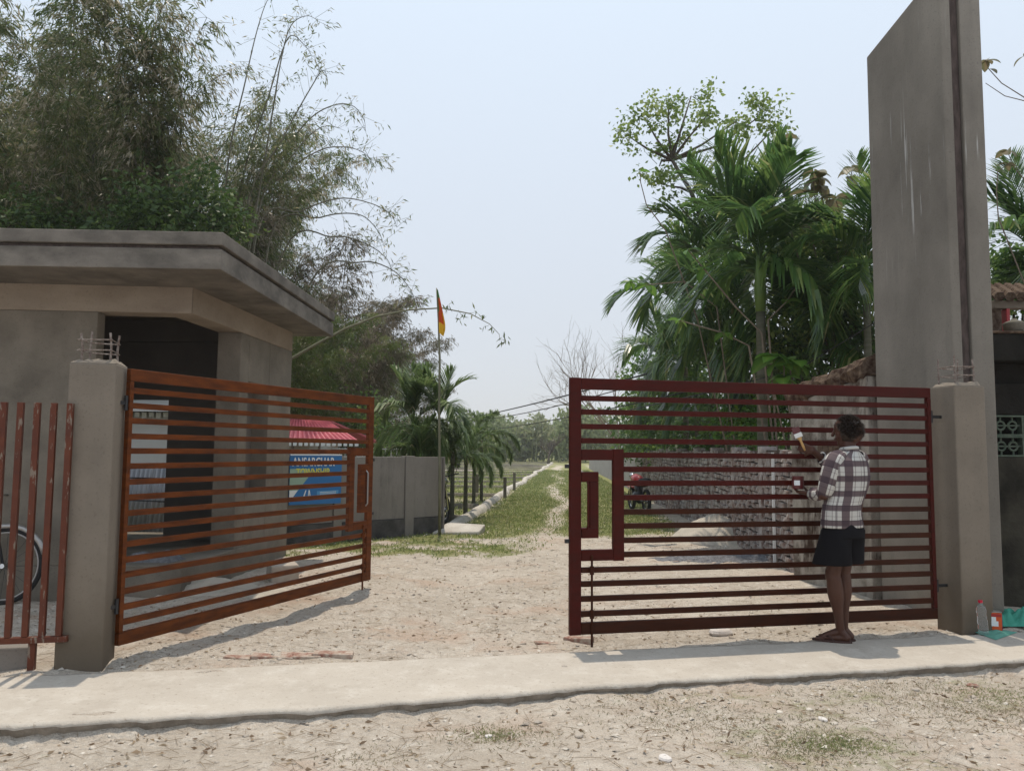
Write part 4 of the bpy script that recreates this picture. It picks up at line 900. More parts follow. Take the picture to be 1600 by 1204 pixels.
# shrubs behind the guard house roof
tree('dark green rounded tree just above the guard house roof edge', (-8.3, 14.6, 0), [(-8.3, 14.6, 1.5), (-8.1, 14.6, 3)], [pb(205, 345, 14.6, .6), pb(250, 320, 14.6, .7), pb(305, 310, 14.6, .65, 1.2), pb(340, 345, 14.6, .5), pb(250, 365, 14.6, .8)], (.12, .06), L_SHADY, .10, sub=17, per=40, seed=1)
tree('dark tree at the far left above the guard house roof', (-11.6, 15.0, 0), [(-11.4, 15, 1.5), (-11, 15, 3)], [pb(20, 345, 15, .8), pb(80, 350, 15, .6), pb(-60, 300, 15, 1.1), pb(140, 365, 15, .45)], (.13, .05), L_SHADY, .10, sub=16, per=40, seed=2)
tree('green undergrowth bush between shed and boundary wall', (-3.6, 19.5, 0), [(-3.6, 19.5, .5), (-3.5, 19.5, 1.0)], [pb(520, 640, 19.5, .9), pb(580, 650, 19.5, .8), pb(560, 690, 19.5, .8), pb(620, 690, 19.5, .7), pb(480, 610, 20, .9)], (.09, .045), L_DARK, .05, 'leafy_bush', 'bush', sub=16, per=40, seed=3, tone=.6)

# palms by the flag pole
palm('large feathery palm behind the boundary wall, left of the flag pole', (-2.0, 16.3, 0), 2.05, .78, 14, 'light', .045, seed=1, erect=.5, droopmore=-.05)
palm('feathery palm whose crown spreads right of the flag pole', (-1.45, 16.0, 0), 2.1, .68, 14, 'light', .035, seed=2, erect=.2, droopmore=.05)
palm('low feathery palm in front of the others behind the boundary wall', (-1.75, 15.5, 0), 1.35, .55, 11, 'light', .03, seed=5, erect=.2)
g_ = 'young foxtail palms lined up along the kerb'
for i, (px, py, Y, cz, sc, lab) in enumerate(((706, 814, 15.6, 1.42, .82, 'nearest young foxtail palm in the row, thick crown by the flag pole'), (727, 806, 16.6, 1.35, .72, 'thin-stemmed young foxtail palm, second from the wall end'),
                                 (740, 790, 19.0, 1.62, .86, 'young foxtail palm with greyish trunk, third from the wall end'), (752, 782, 21.0, 1.70, 1.0, 'rightmost foxtail palm, fronds drooping over the plots'))):
    g = G(px, py); palm(lab, (g.x, g.y, 0), cz, sc, 12, 'fox', .045, group=g_, seed=10 + i, erect=.0, droopmore=.12)

# palms and trees of the garden behind the brick wall
def apalm(label, px, py, Y, sc, nf, seed, r=.07, erect=.4, dm=0.0, lean=0.0):
    c = P(px, py, Y); palm(label, (c.x - lean, Y, 0), c.z, sc, nf, 'areca', r, (lean, 0), seed=seed, erect=erect, droopmore=dm)
apalm('tallest areca palm, dark drooping crown in front of the other palms', 1187, 400, 12.6, 1.2, 16, 21, .085, 1.0)
apalm('areca palm with upright pale-green crown left of the tallest one', 1110, 405, 16.6, 1.25, 14, 22, .07, .8)
apalm('areca palm with dark crown at the left side of the grove', 1070, 480, 19.6, 1.3, 14, 23)
apalm('small areca palm with fan crown low on the left of the grove', 1036, 560, 22.5, 1.25, 13, 24, .05)
apalm('areca palm leaning out beside the pylon', 1352, 400, 11.6, .95, 12, 25, .06)
apalm('short dark areca palm in the middle of the grove', 1135, 500, 15.0, 1.1, 12, 26)
apalm('short areca palm between the tallest palm and the coping', 1245, 500, 13.4, .95, 12, 27)
apalm('low areca palm behind the maroon gate top rail', 1088, 580, 18.2, 1.0, 12, 28, .05)
apalm('areca palm in shade just left of the pylon', 1320, 500, 12.8, .9, 12, 29, .06)
apalm('areca palm with spreading crown right of the pylon above the dark house', 1625, 400, 11.5, 1.0, 13, 30, .07)
apalm('slender areca palm at the back of the grove', 1250, 420, 15.5, 1.0, 12, 31, .06)

tree('tall light-green tree with open crown rising behind the palms', (5.2, 17.2, 0), [(5.1, 17.2, 2), (4.9, 17.2, 4), P(1110, 380, 17.2), P(1080, 300, 17.2), P(1050, 250, 17.2)],
     [pb(1010, 190, 17.2, .55, .6), pb(1045, 165, 17.2, .5, .6), pb(1080, 150, 17.2, .5, .6), pb(1110, 175, 17.2, .55, .7), pb(1150, 190, 17.2, .5, .6), pb(1190, 180, 17.2, .55, .8), pb(985, 215, 17.2, .35, .5), pb(1060, 215, 17.2, .6, .5),
      pb(1030, 260, 17.2, .55, .5), pb(1060, 320, 17.2, .5, .6), pb(1040, 290, 17.2, .4, .5), pb(1210, 200, 17.2, .3, .6), pb(1130, 240, 17.2, .6, .5)], (.10, .07), L_TREE, .10, sub=11, per=34, tw=.21, seed=4, tone=.55)
for (lab, x, y, bl, mm, lf, sd, tn) in (
    ('dense dark shrub at the left foot of the palm grove', 5.3, 27.5, [(1005, 600, 27, 1.1), (1045, 570, 26, 1.2), (1000, 650, 27, 1.2), (1050, 640, 25, 1.4), (1090, 600, 22, 1.1), (1015, 690, 26, 1.0)], L_DARK, (.17, .09), 5, .45),
    ('bushy green tree filling the middle of the grove', 5.2, 16.0, [(1150, 560, 16, .9), (1110, 530, 16.4, .8), (1170, 620, 15.5, .9), (1135, 650, 16, .8), (1220, 600, 15, .9)], L_DARK, (.12, .065), 6, .5),
    ('mid-green leafy tree right of the tallest palm', 5.4, 13.9, [(1262, 370, 13.9, .55), (1290, 410, 13.2, .65), (1250, 450, 13.9, .6), (1310, 450, 13, .55), (1275, 500, 13.2, .7), (1232, 400, 13.9, .45), (1240, 530, 13.4, .7)], L_TREE, (.12, .075), 7, .6),
    ('shadowy tree close behind the brown coping', 6.6, 13.0, [(1300, 470, 13, .7), (1340, 520, 13, .7), (1310, 550, 13, .6), (1350, 450, 13, .5), (1270, 560, 13, .7)], L_DARK, (.11, .055), 8, .3),
    ('small bush glowing green behind the top slats of the maroon gate', 4.9, 14.3, [(1180, 650, 14.3, .5), (1215, 640, 13.4, .45), (1158, 660, 14.8, .45), (1205, 670, 13.6, .4)], L_BROAD, (.09, .055), 9, .4),
    ('leafy tree over the brick wall left of the grove', 5.0, 24.0, [(1020, 650, 25, 1.1), (1000, 690, 28, 1.0), (1040, 685, 24, 1.1), (1080, 670, 20.5, 1.0), (1110, 680, 18.5, .9), (1150, 690, 16.5, .7)], L_DARK, (.15, .075), 10, .38),
    ('green tree right of the pylon behind the dark house', 7.9, 12.5, [(1600, 440, 12.5, .8), (1650, 400, 12.5, 1.0), (1570, 430, 12.5, .4), (1640, 480, 12.5, .8)], L_DARK, (.12, .07), 12, .5)):
    tree(lab, (x, y, 0), [(x, y, .8), (x, y, 1.8), P(bl[0][0], bl[0][1], bl[0][2]) * .5 + Vector((x, y, 2)) * .5], [pb(*q[:4], 1.0) for q in bl], lf, mm, .08, sub=18, per=42, seed=sd, tone=tn)

# big-leafed saplings (each leaf a piece)
LEAFBIG = []
def bigleaf(name, L, W, m):
    n = 7; V = []; F = []
    for i in range(n + 1):
        f = i / n; w_ = W * math.sin(math.pi * min(1, f * .96 + .04)) ** .75 * .5; z = -L * .35 * f * f; x = L * (f - .12 * f * f)
        V += [(x, -w_, z + .12 * w_ * 2), (x, 0, z), (x, w_, z + .12 * w_ * 2)]
    for i in range(n):
        for k in range(2): a = i * 3 + k; F.append((a, a + 1, a + 4, a + 3))
    return make_mesh(name, V, F, m, True, [min(1, max(0, .45 + .3 * math.sin(i * 2.1) + W * 0)) for i in range(len(V))])
LEAFBIG = [bigleaf('leaf', .30, .17, L_TEAK), bigleaf('leaf', .24, .14, L_TEAK)]; LEAFGRN = [bigleaf('leaf', .34, .20, L_BROAD), bigleaf('leaf', .26, .15, L_BROAD)]
def sapling(label, base, stems, kinds=LEAFBIG, sc=1.0, seed=0, name='sapling', cat='sapling', r=.012):
    random.seed(seed); t = thing(name, label, cat, base); B = Vector(base)
    for st in stems:
        pts = [Vector(p) - B for p in st[0]]; MB().tube(pts, [r * (1.2 - .8 * i / len(pts)) for i in range(len(pts))], 5).build('stem', M['deadtwig'], t)
        for (i, nl) in st[1]:
            p = pts[i]; a0 = random.uniform(0, 6)
            for k in range(nl):
                o = bpy.data.objects.new('leaf', random.choice(kinds)); COL.objects.link(o); o.parent = t; s = sc * random.uniform(.7, 1.15)
                o.location = p; o.scale = (s, s, s); o.rotation_euler = (random.uniform(-.5, .5), random.uniform(-.3, .55), a0 + k * 6.283 / nl + random.uniform(-.4, .4))
def ST(Y, *pp): return [P(x, y, Y) for x, y in pp]
sapling('thin stems with brownish large leaves left of the pylon top', (6.0, 12.9, 0), [
    ([Vector((5.9, 12.9, 0))] + ST(12.9, (1300, 430), (1290, 340), (1282, 290), (1278, 278)), ((4, 5), (3, 3))), ([Vector((6.0, 12.9, 0))] + ST(12.9, (1320, 400), (1335, 320), (1330, 275), (1332, 262)), ((4, 6), (3, 2))),
    ([Vector((6.1, 12.9, 0))] + ST(12.9, (1350, 400), (1352, 330), (1352, 290)), ((3, 5),)), ([Vector((5.8, 12.9, 0))] + ST(12.9, (1275, 400), (1262, 340), (1258, 300)), ((3, 4), (2, 3))), ([Vector((6.05, 12.9, 0))] + ST(12.9, (1305, 380), (1312, 330), (1305, 310)), ((3, 6),)), ([Vector((6.05, 12.9, 0))] + ST(12.9, (1240, 380), (1225, 300), (1222, 215)), ((3, 4), (2, 2))), ([Vector((6.05, 12.9, 0))] + ST(12.9, (1290, 400), (1272, 300), (1270, 270)), ((3, 6),))], sc=1.15, seed=1)
sapling('lone wiry stem topped by a pair of yellowish leaves left of the grove', (3.95, 13.6, 0), [([Vector((3.95, 13.6, 0))] + ST(13.6, (1090, 500), (1040, 360), (1010, 320), (1001, 285), (1000, 268)), ((5, 2),)), ([Vector((3.95, 13.6, 0))] + ST(13.6, (1120, 480), (1070, 440), (1010, 445), (985, 440)), ((4, 5), (3, 3)))], LEAFGRN, .8, 2)
sapling('curving twigs with a few brown leaves right of the pylon, high up', (5.6, 8.9, 0), [([Vector((5.9, 8.9, 2.9))] + ST(8.9, (1660, 200), (1600, 152), (1565, 130), (1545, 108), (1540, 95)), ((5, 5), (4, 1))), ([Vector((5.9, 8.9, 2.9))] + ST(8.9, (1680, 190), (1610, 160), (1570, 150), (1540, 130)), ()),
    ([Vector((5.9, 8.9, 2.9))] + ST(8.9, (1640, 300), (1600, 280), (1582, 258), (1574, 235)), ((4, 5),)), ([Vector((5.9, 8.9, 2.9))] + ST(8.9, (1560, 340), (1557, 300), (1559, 268), (1575, 256)), ((4, 3),)), ([Vector((5.9, 8.9, 2.9))] + ST(8.9, (1670, 120), (1630, 95), (1600, 88)), ((3, 3),))], LEAFBIG, .62, 3, r=.007)
sapling('bright broad-leaved plant beside the tallest palm trunk', (4.3, 11.6, 0), [([Vector((4.3, 11.6, 0))] + ST(11.6, (1225, 590), (1225, 560)), ((2, 8), (1, 7))), ([Vector((4.25, 11.6, 0))] + ST(11.6, (1205, 590), (1212, 555)), ((2, 6),)), ([Vector((4.4, 11.6, 0))] + ST(11.6, (1235, 580), (1238, 565)), ((2, 7),))], LEAFGRN, 1.25, 4, 'broad_leaf_plant', 'plant')
sapling('creeper with pale yellow-green leaves over the middle of the grove', (4.1, 12.2, 0), [([Vector((4.1, 12.2, 0))] + ST(12.2, (1190, 520), (1150, 480), (1100, 420), (1075, 390)), ((4, 3), (3, 4))), ([Vector((4.1, 12.2, 0))] + ST(12.2, (1170, 540), (1130, 520), (1060, 500)), ((3, 5), (2, 4))), ([Vector((4.1, 12.2, 0))] + ST(12.2, (1200, 500), (1230, 470), (1250, 440)), ((3, 5), (2, 3)))], LEAFGRN, .7, 5, r=.016)

def bare_tree(label, base, H, spread, seed, name='bare_tree', lean=0.0, r0=.05, m=M['deadtwig'], fine=2):
    random.seed(seed); t = thing(name, label, 'tree', base); mb = MB(); S0 = []; S1 = []; R0 = []
    def rec(p, d, L, r, k):
        n = 4; q = Vector(p)
        for i in range(n):
            q2 = q + d * L / n; S0.append(tuple(q)); S1.append(tuple(q2)); R0.append(r); q = q2; d = (d + Vector([random.gauss(0, .12) for _ in range(3)]) + Vector((0, 0, .05))).normalized()
            if k < fine + 2 and i > 0:
                for _ in range(2 if k < 2 else 1):
                    dd = (d + Vector((random.gauss(0, spread), random.gauss(0, spread), random.gauss(.1, .3)))).normalized(); rec(q, dd, L * random.uniform(.5, .75), r * .55, k + 1)
    rec(Vector((0, 0, -.1)), Vector((lean, 0, 1)).normalized(), H * .5, r0, 0)
    V, F = sticks(np.array(S0), np.array(S1), np.array(R0), np.array(R0) * .8); me = make_mesh('branches', V, F, m)
    k = 8; MB().tube([Vector((0, 0, -.1)), Vector((lean * H * .08, 0, H * .16))], [r0 * 1.5, r0 * 1.1], 7).build('trunk', m, t); link('branches', me, t)
bare_tree('leafless pale shrub at the left edge of the palm grove', (5.6, 40, 0), 7.4, .5, 5, 'bare_shrub', lean=-.12, r0=.05)
bare_tree('small bare tree standing alone in front of the far wood', P(857, 712, 88).to_tuple()[:2] + (0,), 3.4, .6, 8, r0=.13, m=M['bark'])

# far wood closing the field
def far_wood():
    global rng; rng = np.random.default_rng(99); LP = []; LD = []; LT = []; LN = []
    for i in range(210):
        x = rng.uniform(-95, 105); y = rng.uniform(97, 132); H = rng.uniform(4.2, 7.6) * (1 + .10 * math.sin(x * .13)); R = rng.uniform(2.2, 4.2)
        n = 900; u = unit(rng.normal(size=(n, 3))) * rng.uniform(0, 1, (n, 1)) ** .4
        c = np.array([x, y, H * .5]) + u * np.array([R, R, H * .52]); c[:, 2] = np.abs(c[:, 2]); LP.append(c); LD.append(rng.normal(size=(n, 3)) + [0, 0, .5]); b = rng.normal(.5, .16); LT.append(np.clip(b + rng.normal(size=n) * .12, 0, 1)); LN.append(rng.uniform(.45, .95, n))
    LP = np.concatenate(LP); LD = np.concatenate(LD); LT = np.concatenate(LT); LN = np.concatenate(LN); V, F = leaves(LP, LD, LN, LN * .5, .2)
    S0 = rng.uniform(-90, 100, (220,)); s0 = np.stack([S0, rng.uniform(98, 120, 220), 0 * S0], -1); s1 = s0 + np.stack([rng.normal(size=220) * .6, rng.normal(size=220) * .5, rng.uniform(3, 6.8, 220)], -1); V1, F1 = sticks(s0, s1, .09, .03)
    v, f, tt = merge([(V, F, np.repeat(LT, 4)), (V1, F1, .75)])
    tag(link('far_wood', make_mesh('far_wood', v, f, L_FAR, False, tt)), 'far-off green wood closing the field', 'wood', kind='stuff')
far_wood()

# ------------------------------------------------------------------ flag, cables
def flag():
    t = thing('flag_pole', 'tall thin bent bamboo flag pole with a limp orange flag', 'flag pole')
    pts = [P(687, 826, 13.75), P(687, 740, 13.75), P(686, 640, 13.75), P(687, 560, 13.75), P(685, 500, 13.75), P(682, 450, 13.75)]; pts[0].z = -.1
    MB().tube(pts, [.026, .024, .022, .02, .015, .009], 7).build('pole', M['bambpole'], t, True)
    n = 16; V = []; F = []; mi = []
    for i in range(n + 1):
        f = i / n; yy = 452 + 68 * f; w_ = (1.5 + 9 * min(1, f * 1.4)) if f < .85 else 10.5 - 24 * (f - .85)
        for k in range(5):
            g = k / 4; q = P(682.5 + 4 * f + w_ * g, yy + 6 * g * f, 13.72); q.y += .05 * math.sin(g * 7 + f * 4); V.append(tuple(q))
    for i in range(n):
        for k in range(4): F.append((i * 5 + k, i * 5 + k + 1, i * 5 + k + 6, i * 5 + k + 5)); mi.append(2 if (i < 3 or (k == 0 and i < 8)) else (1 if i > 11 or k == 3 and i > 7 else 0))
    me = make_mesh('flag', V, F, [M['flago'], M['flagy'], M['flagg']], True); me.polygons.foreach_set('material_index', np.array(mi, np.int32)); link('flag', me, t)
flag()
for i, (a, b, lab) in enumerate((((690, 656, 40), (1010, 596, 15), 'uppermost of the thin power cables crossing towards the grove'), ((690, 660, 40), (1010, 584, 15.4), 'middle power cable, the darkest one'), ((690, 676, 40), (1080, 610, 15.2), 'lowest sagging power cable in front of the far wood'))):
    p = P(*a); q = P(*b); pts = [p.lerp(q, f) - Vector((0, 0, (.28, .10, .2)[i] * 4 * f * (1 - f))) for f in np.linspace(0, 1, 18)]
    tag(MB().tube(pts, (.012, .018, .013)[i], 5).build('power_cable', M['cable']), lab, 'cable')
tag(MB().tube([P(985, 640, 13.0), P(1120, 610, 12.8), P(1250, 575, 12.2), P(1365, 505, 11.0), P(1420, 480, 10.5)], .008, 5).build('power_cable', M['cable']), 'thin cable rising through the palm grove to the pylon', 'cable')

# ------------------------------------------------------------------ loose ground matter
def scatter(n, x0, x1, y0, y1, keep=None):
    # uniform in picture rather than in plan: more where it shows large
    y = y0 * (y1 / y0) ** rng.random(n); x = rng.uniform(x0, x1, n) * (y / y0) ** .6
    ok = np.ones(n, bool)
    if keep is not None: ok = keep(x, y)
    return x[ok], y[ok]
def on_slab(x, y): return (y > slab_front(x) - .02) & (y < slab_back(x) + .02)
def clear(x, y):        # nothing inside posts, house, pylon, walls
    c = ~on_slab(x, y)
    c &= ~((x < -2.95) & (y > 7.3 + .08 * (x + 8)) & (y < 11)); c &= ~((x > rwall_x(y) - .25) & (y > 6.9))
    return c
def pebble_mesh(n, x, y, size, flat=.6):
    base = np.array([[1, 0, 0], [0, 1, 0], [-1, 0, 0], [0, -1, 0], [.15, .1, 1], [0, 0, -.6], [.62, .62, .5], [-.6, -.6, .55]]); fc = np.array([[0, 6, 4], [6, 1, 4], [1, 2, 4], [2, 7, 4], [7, 3, 4], [3, 0, 4], [0, 1, 6], [2, 3, 7]])
    a = rng.uniform(0, 6.28, n); jit = rng.uniform(.65, 1.3, (n, 8, 1)); V = base[None] * jit * size[:, None, None]; V[:, :, 2] *= flat; V[:, :, 0] *= rng.uniform(.8, 1.5, (n, 1))
    c, s_ = np.cos(a)[:, None], np.sin(a)[:, None]; X = V[:, :, 0] * c - V[:, :, 1] * s_ + x[:, None]; Y = V[:, :, 0] * s_ + V[:, :, 1] * c + y[:, None]; Z = V[:, :, 2] + (gz(x, y) + size * flat * .15)[:, None]
    F = (np.arange(n) * 8)[:, None, None] + fc[None]; return np.stack([X, Y, Z], -1).reshape(-1, 3), F.reshape(-1, 3)
def loose():
    global rng; rng = np.random.default_rng(5)
    x, y = scatter(42000, -3.2, 3.6, 2.7, 17, clear); pat = fbm(x * 1.2, y * 1.2, 61); k = rng.random(len(x)) < np.clip((pat - .25) * 2.2, .15, 1); x, y = x[k], y[k]
    size = .003 + .009 * rng.random(len(x)) ** 4 * (1 + y / 8); V, F = pebble_mesh(len(x), x, y, size)
    t1 = np.repeat(np.clip(rng.normal(.5, .22, len(x)), 0, 1), 8)
    tag(link('gravel', make_mesh('gravel', V, F, L_PEB, False, t1)), 'loose pale grit and gravel strewn over the dirt', 'gravel', kind='stuff')
    x, y = scatter(800, -3.2, 3.6, 2.8, 14, clear); size = rng.uniform(.010, .024, len(x)); V, F = pebble_mesh(len(x), x, y, size, .5)
    tag(link('pebbles', make_mesh('pebbles', V, F, L_PEB, False, np.repeat(np.clip(rng.normal(.55, .25, len(x)), 0, 1), 8))), 'scattered pebbles lying on the dirt', 'pebbles', kind='stuff')
    # dry leaves, straw and twigs
    x, y = scatter(6500, -3.3, 3.7, 2.8, 15, lambda x, y: clear(x, y) & (fbm(x * .9 + 4, y * .9, 71) + .18 * ((y > 6) & (y < 9.5)) > .50)); n = len(x); p = np.stack([x, y, gz(x, y) + .006], -1)
    d = np.stack([rng.normal(size=n), rng.normal(size=n), rng.normal(size=n) * .18], -1); V, F = leaves(p, d, rng.uniform(.015, .06, n), rng.uniform(.008, .02, n), .35)
    m = 5200; x2, y2 = scatter(m, -3.3, 3.7, 2.8, 14, clear); p0 = np.stack([x2, y2, gz(x2, y2) + .006], -1); a = rng.uniform(0, 6.28, len(x2)); L = rng.uniform(.03, .16, len(x2)); p1 = p0 + np.stack([np.cos(a) * L, np.sin(a) * L, rng.uniform(-.004, .02, len(x2))], -1); V1, F1 = sticks(p0, p1, .0016, .001)
    v, f, tt = merge([(V, F, np.repeat(rng.random(n), 4)), (V1, F1, .5)])
    tag(link('leaf_litter', make_mesh('leaf_litter', v, f, L_LITTER, False, tt)), 'dry leaves, straw and twigs strewn on the dirt', 'leaf litter', kind='stuff')
    # grass: front patches (dry, short) and the lane
    def blades(x, y, h, w_, m, nm, lab, lean=.5):
        n = len(x); p = np.stack([x, y, gz(x, y) - .004], -1); d = np.stack([rng.normal(size=n) * lean, rng.normal(size=n) * lean, np.ones(n)], -1); V, F = leaves(p, d, h, w_, .1, .15)
        tag(link(nm, make_mesh(nm, V, F, m, False, np.repeat(np.clip(rng.normal(.45, .22, n) + .25 * (fbm(x * 2, y * 2, 81) - .5), 0, 1), 4))), lab, 'grass', kind='stuff')
    def tuft_patch(cx, cy, r, n): a = rng.normal(size=(n, 2)) * r * .5; return cx + a[:, 0] * 1.6, cy + a[:, 1]
    X = []; Yy = []
    for (px, py, r, n) in ((775, 1150, .22, 900), (1295, 1165, .24, 1500), (1180, 1130, .5, 1200), (1080, 1130, .45, 900), (1500, 1100, .6, 2200), (1570, 1110, .4, 1200), (120, 1133, .18, 300), (590, 1187, .2, 350), (1010, 1085, .4, 600), (1400, 1075, .5, 900), (960, 1075, .3, 350), (1250, 1185, .2, 500)):
        g = G(px, py, -.08); a, b = tuft_patch(g.x, g.y, r, n); X.append(a); Yy.append(b)
    X = np.concatenate(X); Yy = np.concatenate(Yy); k = Yy < slab_front(X) - .03; X, Yy = X[k], Yy[k]
    blades(X, Yy, rng.uniform(.01, .035, len(X)), .004, L_DRYGR, 'dry_grass', 'short half-dry grass tufts on the verge in front of the slab', .9)
    g1 = []; g2 = []
    for (px, py, r, n) in ((1300, 1165, .16, 1100), (770, 1150, .10, 350), (1560, 1085, .2, 500)):
        g = G(px, py, -.08); a, b = tuft_patch(g.x, g.y, r, n); g1.append(a); g2.append(b)
    X = np.concatenate(g1); Yy = np.concatenate(g2); k = Yy < slab_front(X) - .03; X, Yy = X[k], Yy[k]
    blades(X, Yy, rng.uniform(.012, .035, len(X)), .004, L_GRASS, 'verge_grass', 'small fresh green grass tufts on the verge', .9)
    n = 75000; y = 10.6 * (60 / 10.6) ** rng.random(n); x = kerb_x(y) - (y < 14) * 2.0 + rng.random(n) * (rwall_x(y) - kerb_x(y) - .4 + (y < 14) * 2.0)
    k = rng.random(n) < grass_amt(x, y) * .9; x, y = x[k], y[k]
    blades(x, y, rng.uniform(.03, .075, len(x)) * (1 + y / 60), .008 + y * .0005, L_GRASS, 'lane_grass', 'low green grass growing over the lane', .6)
    n = 22000; y = 14.8 * (55 / 14.8) ** rng.random(n); x = kerb_x(y) - .3 - rng.random(n) ** 1.3 * 14; k = rng.random(n) < grass_amt(x, y); x, y = x[k], y[k]
    blades(x, y, rng.uniform(.05, .13, len(x)) * (1 + y / 70), .012 + y * .0006, L_GRASS, 'plot_grass', 'rough grass growing in the empty plots', .5)
loose()

# single stones, bricks, debris
random.seed(12)
def rock(name, label, cat, px, py, size, m, z0=None, group=None, flat=.6, el=1.3):
    g = G(px, py, -.08 if z0 is None else z0); z = float(gz(g.x, g.y)) if z0 is None else z0; mb = MB(); n1, n2 = 9, 6; V = []; F = []; s0 = random.random() * 9
    for j in range(n2 + 1):
        ph = math.pi * j / n2
        for i in range(n1):
            th = 2 * math.pi * i / n1; r = size * (.72 + .5 * float(vnoise(math.cos(th) * 1.3 + s0 + j * .35, math.sin(th) * 1.3 + s0, 5)))
            V.append((r * math.sin(ph) * math.cos(th) * el, r * math.sin(ph) * math.sin(th), r * math.cos(ph) * flat))
    for j in range(n2):
        for i in range(n1): F.append((j * n1 + i, (j + 1) * n1 + i, (j + 1) * n1 + (i + 1) % n1, j * n1 + (i + 1) % n1))
    o = link(name, make_mesh(name, V, F, m), loc=(g.x, g.y, z + size * flat * .35), rot=(0, 0, random.uniform(0, 3))); return tag(o, label, cat, group)
gs = 'loose stones on the ground'
for a in ((380, 1117, .035, 'pale cut stone lying just below the front edge of the slab', 'stone'), (763, 1155 - 3, .026, 'round whitish stone beside the small green tuft', 'whitestone'), (905, 1155, .03, 'grey rounded stone in the middle of the verge', 'stone'),
          (628, 1112, .022, 'small bright white chip on the verge', 'whitestone'), (867, 1081, .02, 'small pale stone at the slab edge, middle of the verge', 'whitestone'), (1286, 1130, .035, 'long pale stone above the right green tuft', 'whitestone'), (1472, 1044, .04, 'white block of stone at the slab edge, right side', 'whitestone'),
          (1520, 1072, .04, 'brown flat stone among the dry grass at right', 'brickred'), (882, 1041, .022, 'dark pebble lying alone on the slab', 'stone'), (1040, 1200, .04, 'flat pale stone at the bottom edge of the picture', 'whitestone'), (58, 1128, .04, 'pale pebble pile stone at the left slab edge', 'stone'),
          (230, 985, .07, 'flat pale stone under the orange-brown gate', 'whitestone'), (243, 975, .06, 'rounded stone beside the flat one under the orange-brown gate', 'stone'), (1125, 990, .10, 'large white stone just behind the maroon gate bottom rail', 'whitestone'), (1430, 1078, .03, 'small stone near the white block', 'stone'), (576, 920, .03, 'small dark stone near the drop bolt of the open gate', 'stone')):
    on = a[0] == 882; rock('stone', a[3], 'stone', a[0], a[1], a[2] * .72, M[a[4]], 0.0 if on else (-.02 if a[1] < 1000 else None), gs, .55, 1.35)
def brick(label, px, py, z, rz, l=.22, name='loose_brick'):
    g = G(px, py, z); b = MB().box((-l / 2, -.05, -.03), (l / 2, .05, .03), jit=.008); tag(b.build(name, M['brickred'], bevel=.006, loc=(g.x, g.y, z - .008), rot=(random.uniform(-.1, .1), random.uniform(-.1, .1), rz)), label, 'brick', 'broken red bricks along the slab')
for a in ((375, 1030, 'dusty pink brick half buried at the slab back edge'), (425, 1028, 'long red brick next to the dusty pink one'), (470, 1026, 'thin red brick edge right of the long one', ), (520, 1024, 'last red brick of the row along the slab edge'), (800, 1009, 'flat red brick lying at the slab edge in the open gateway'), (855, 1007, 'red brick left of the maroon gate foot')):
    brick(a[2], a[0], a[1], -.036, .2 + random.uniform(-.1, .1), .28 if 'long' in a[2] else .2)
brick('broken red brick under the lower corner of the maroon gate', 910, 1000, -.012, -.4, .16); brick('red half brick touching the maroon gate stile', 895, 998, -.015, .9, .12)
brick('flat orange-red brick lying behind the maroon gate', 1068, 877, -.03, .1, .3)
def block(label, px, py, size, rz, m, name='concrete_block'):
    g = G(px, py); b = MB().box((-size[0] / 2, -size[1] / 2, -.02), (size[0] / 2, size[1] / 2, size[2]), jit=.012); return tag(b.build(name, m, bevel=.015, loc=(g.x, g.y, 0), rot=(0, 0, rz)), label, 'block')
block('rough pale concrete block lying behind the open gate near the house corner', 441, 905, (.30, .24, .17), .5, M['stone'])
block('pale broken slab piece against the plastered wall foot', 1385, 905, (.38, .2, .14), .3, M['stone'])
def heap(name, label, cat, px, py, rx, ry, h, m, sd, rough=.05):
    g = G(px, py); n = 46; V = []; F = []
    for j in range(n):
        for i in range(n):
            u = (i / (n - 1) * 2 - 1) * 1.25; v = (j / (n - 1) * 2 - 1) * 1.25; r = math.hypot(u, v); z = h * max(0, 1 - r) ** .85 * (1 + .25 * (float(vnoise(u * 3, v * 3, sd)) - .5)) + rough * (float(fbm(u * 9, v * 9, sd + 3)) - .5) * max(0, min(1, (1.15 - r) * 3)) - (.09 if r > 1.12 else 0) * 1
            V.append((u * rx, v * ry, z - .03))
    F = [(j * n + i, j * n + i + 1, (j + 1) * n + i + 1, (j + 1) * n + i) for j in range(n - 1) for i in range(n - 1)]
    tag(link(name, make_mesh(name, V, F, m, True), loc=(g.x, g.y, 0)), label, cat)
heap('sand_heap', 'pale pointed heap of sand beside the brick wall', 'heap', 1118, 842, .78, .7, .50, M['sand'], 3)
heap('gravel_heap', 'low grey gravel heap beside the brick wall foot', 'heap', 1180, 868, .75, .45, .12, M['gravelgrey'], 9, .09)
heap('gravel_heap', 'long low spread of bluish gravel in front of the brick wall', 'heap', 1110, 872, .9, .3, .07, M['gravelgrey'], 19, .08)
heap('rubble_mound', 'low mound of dirt at the foot of the guard house side wall', 'mound', 330, 925, .9, .30, .16, M['sand'], 29, .1)

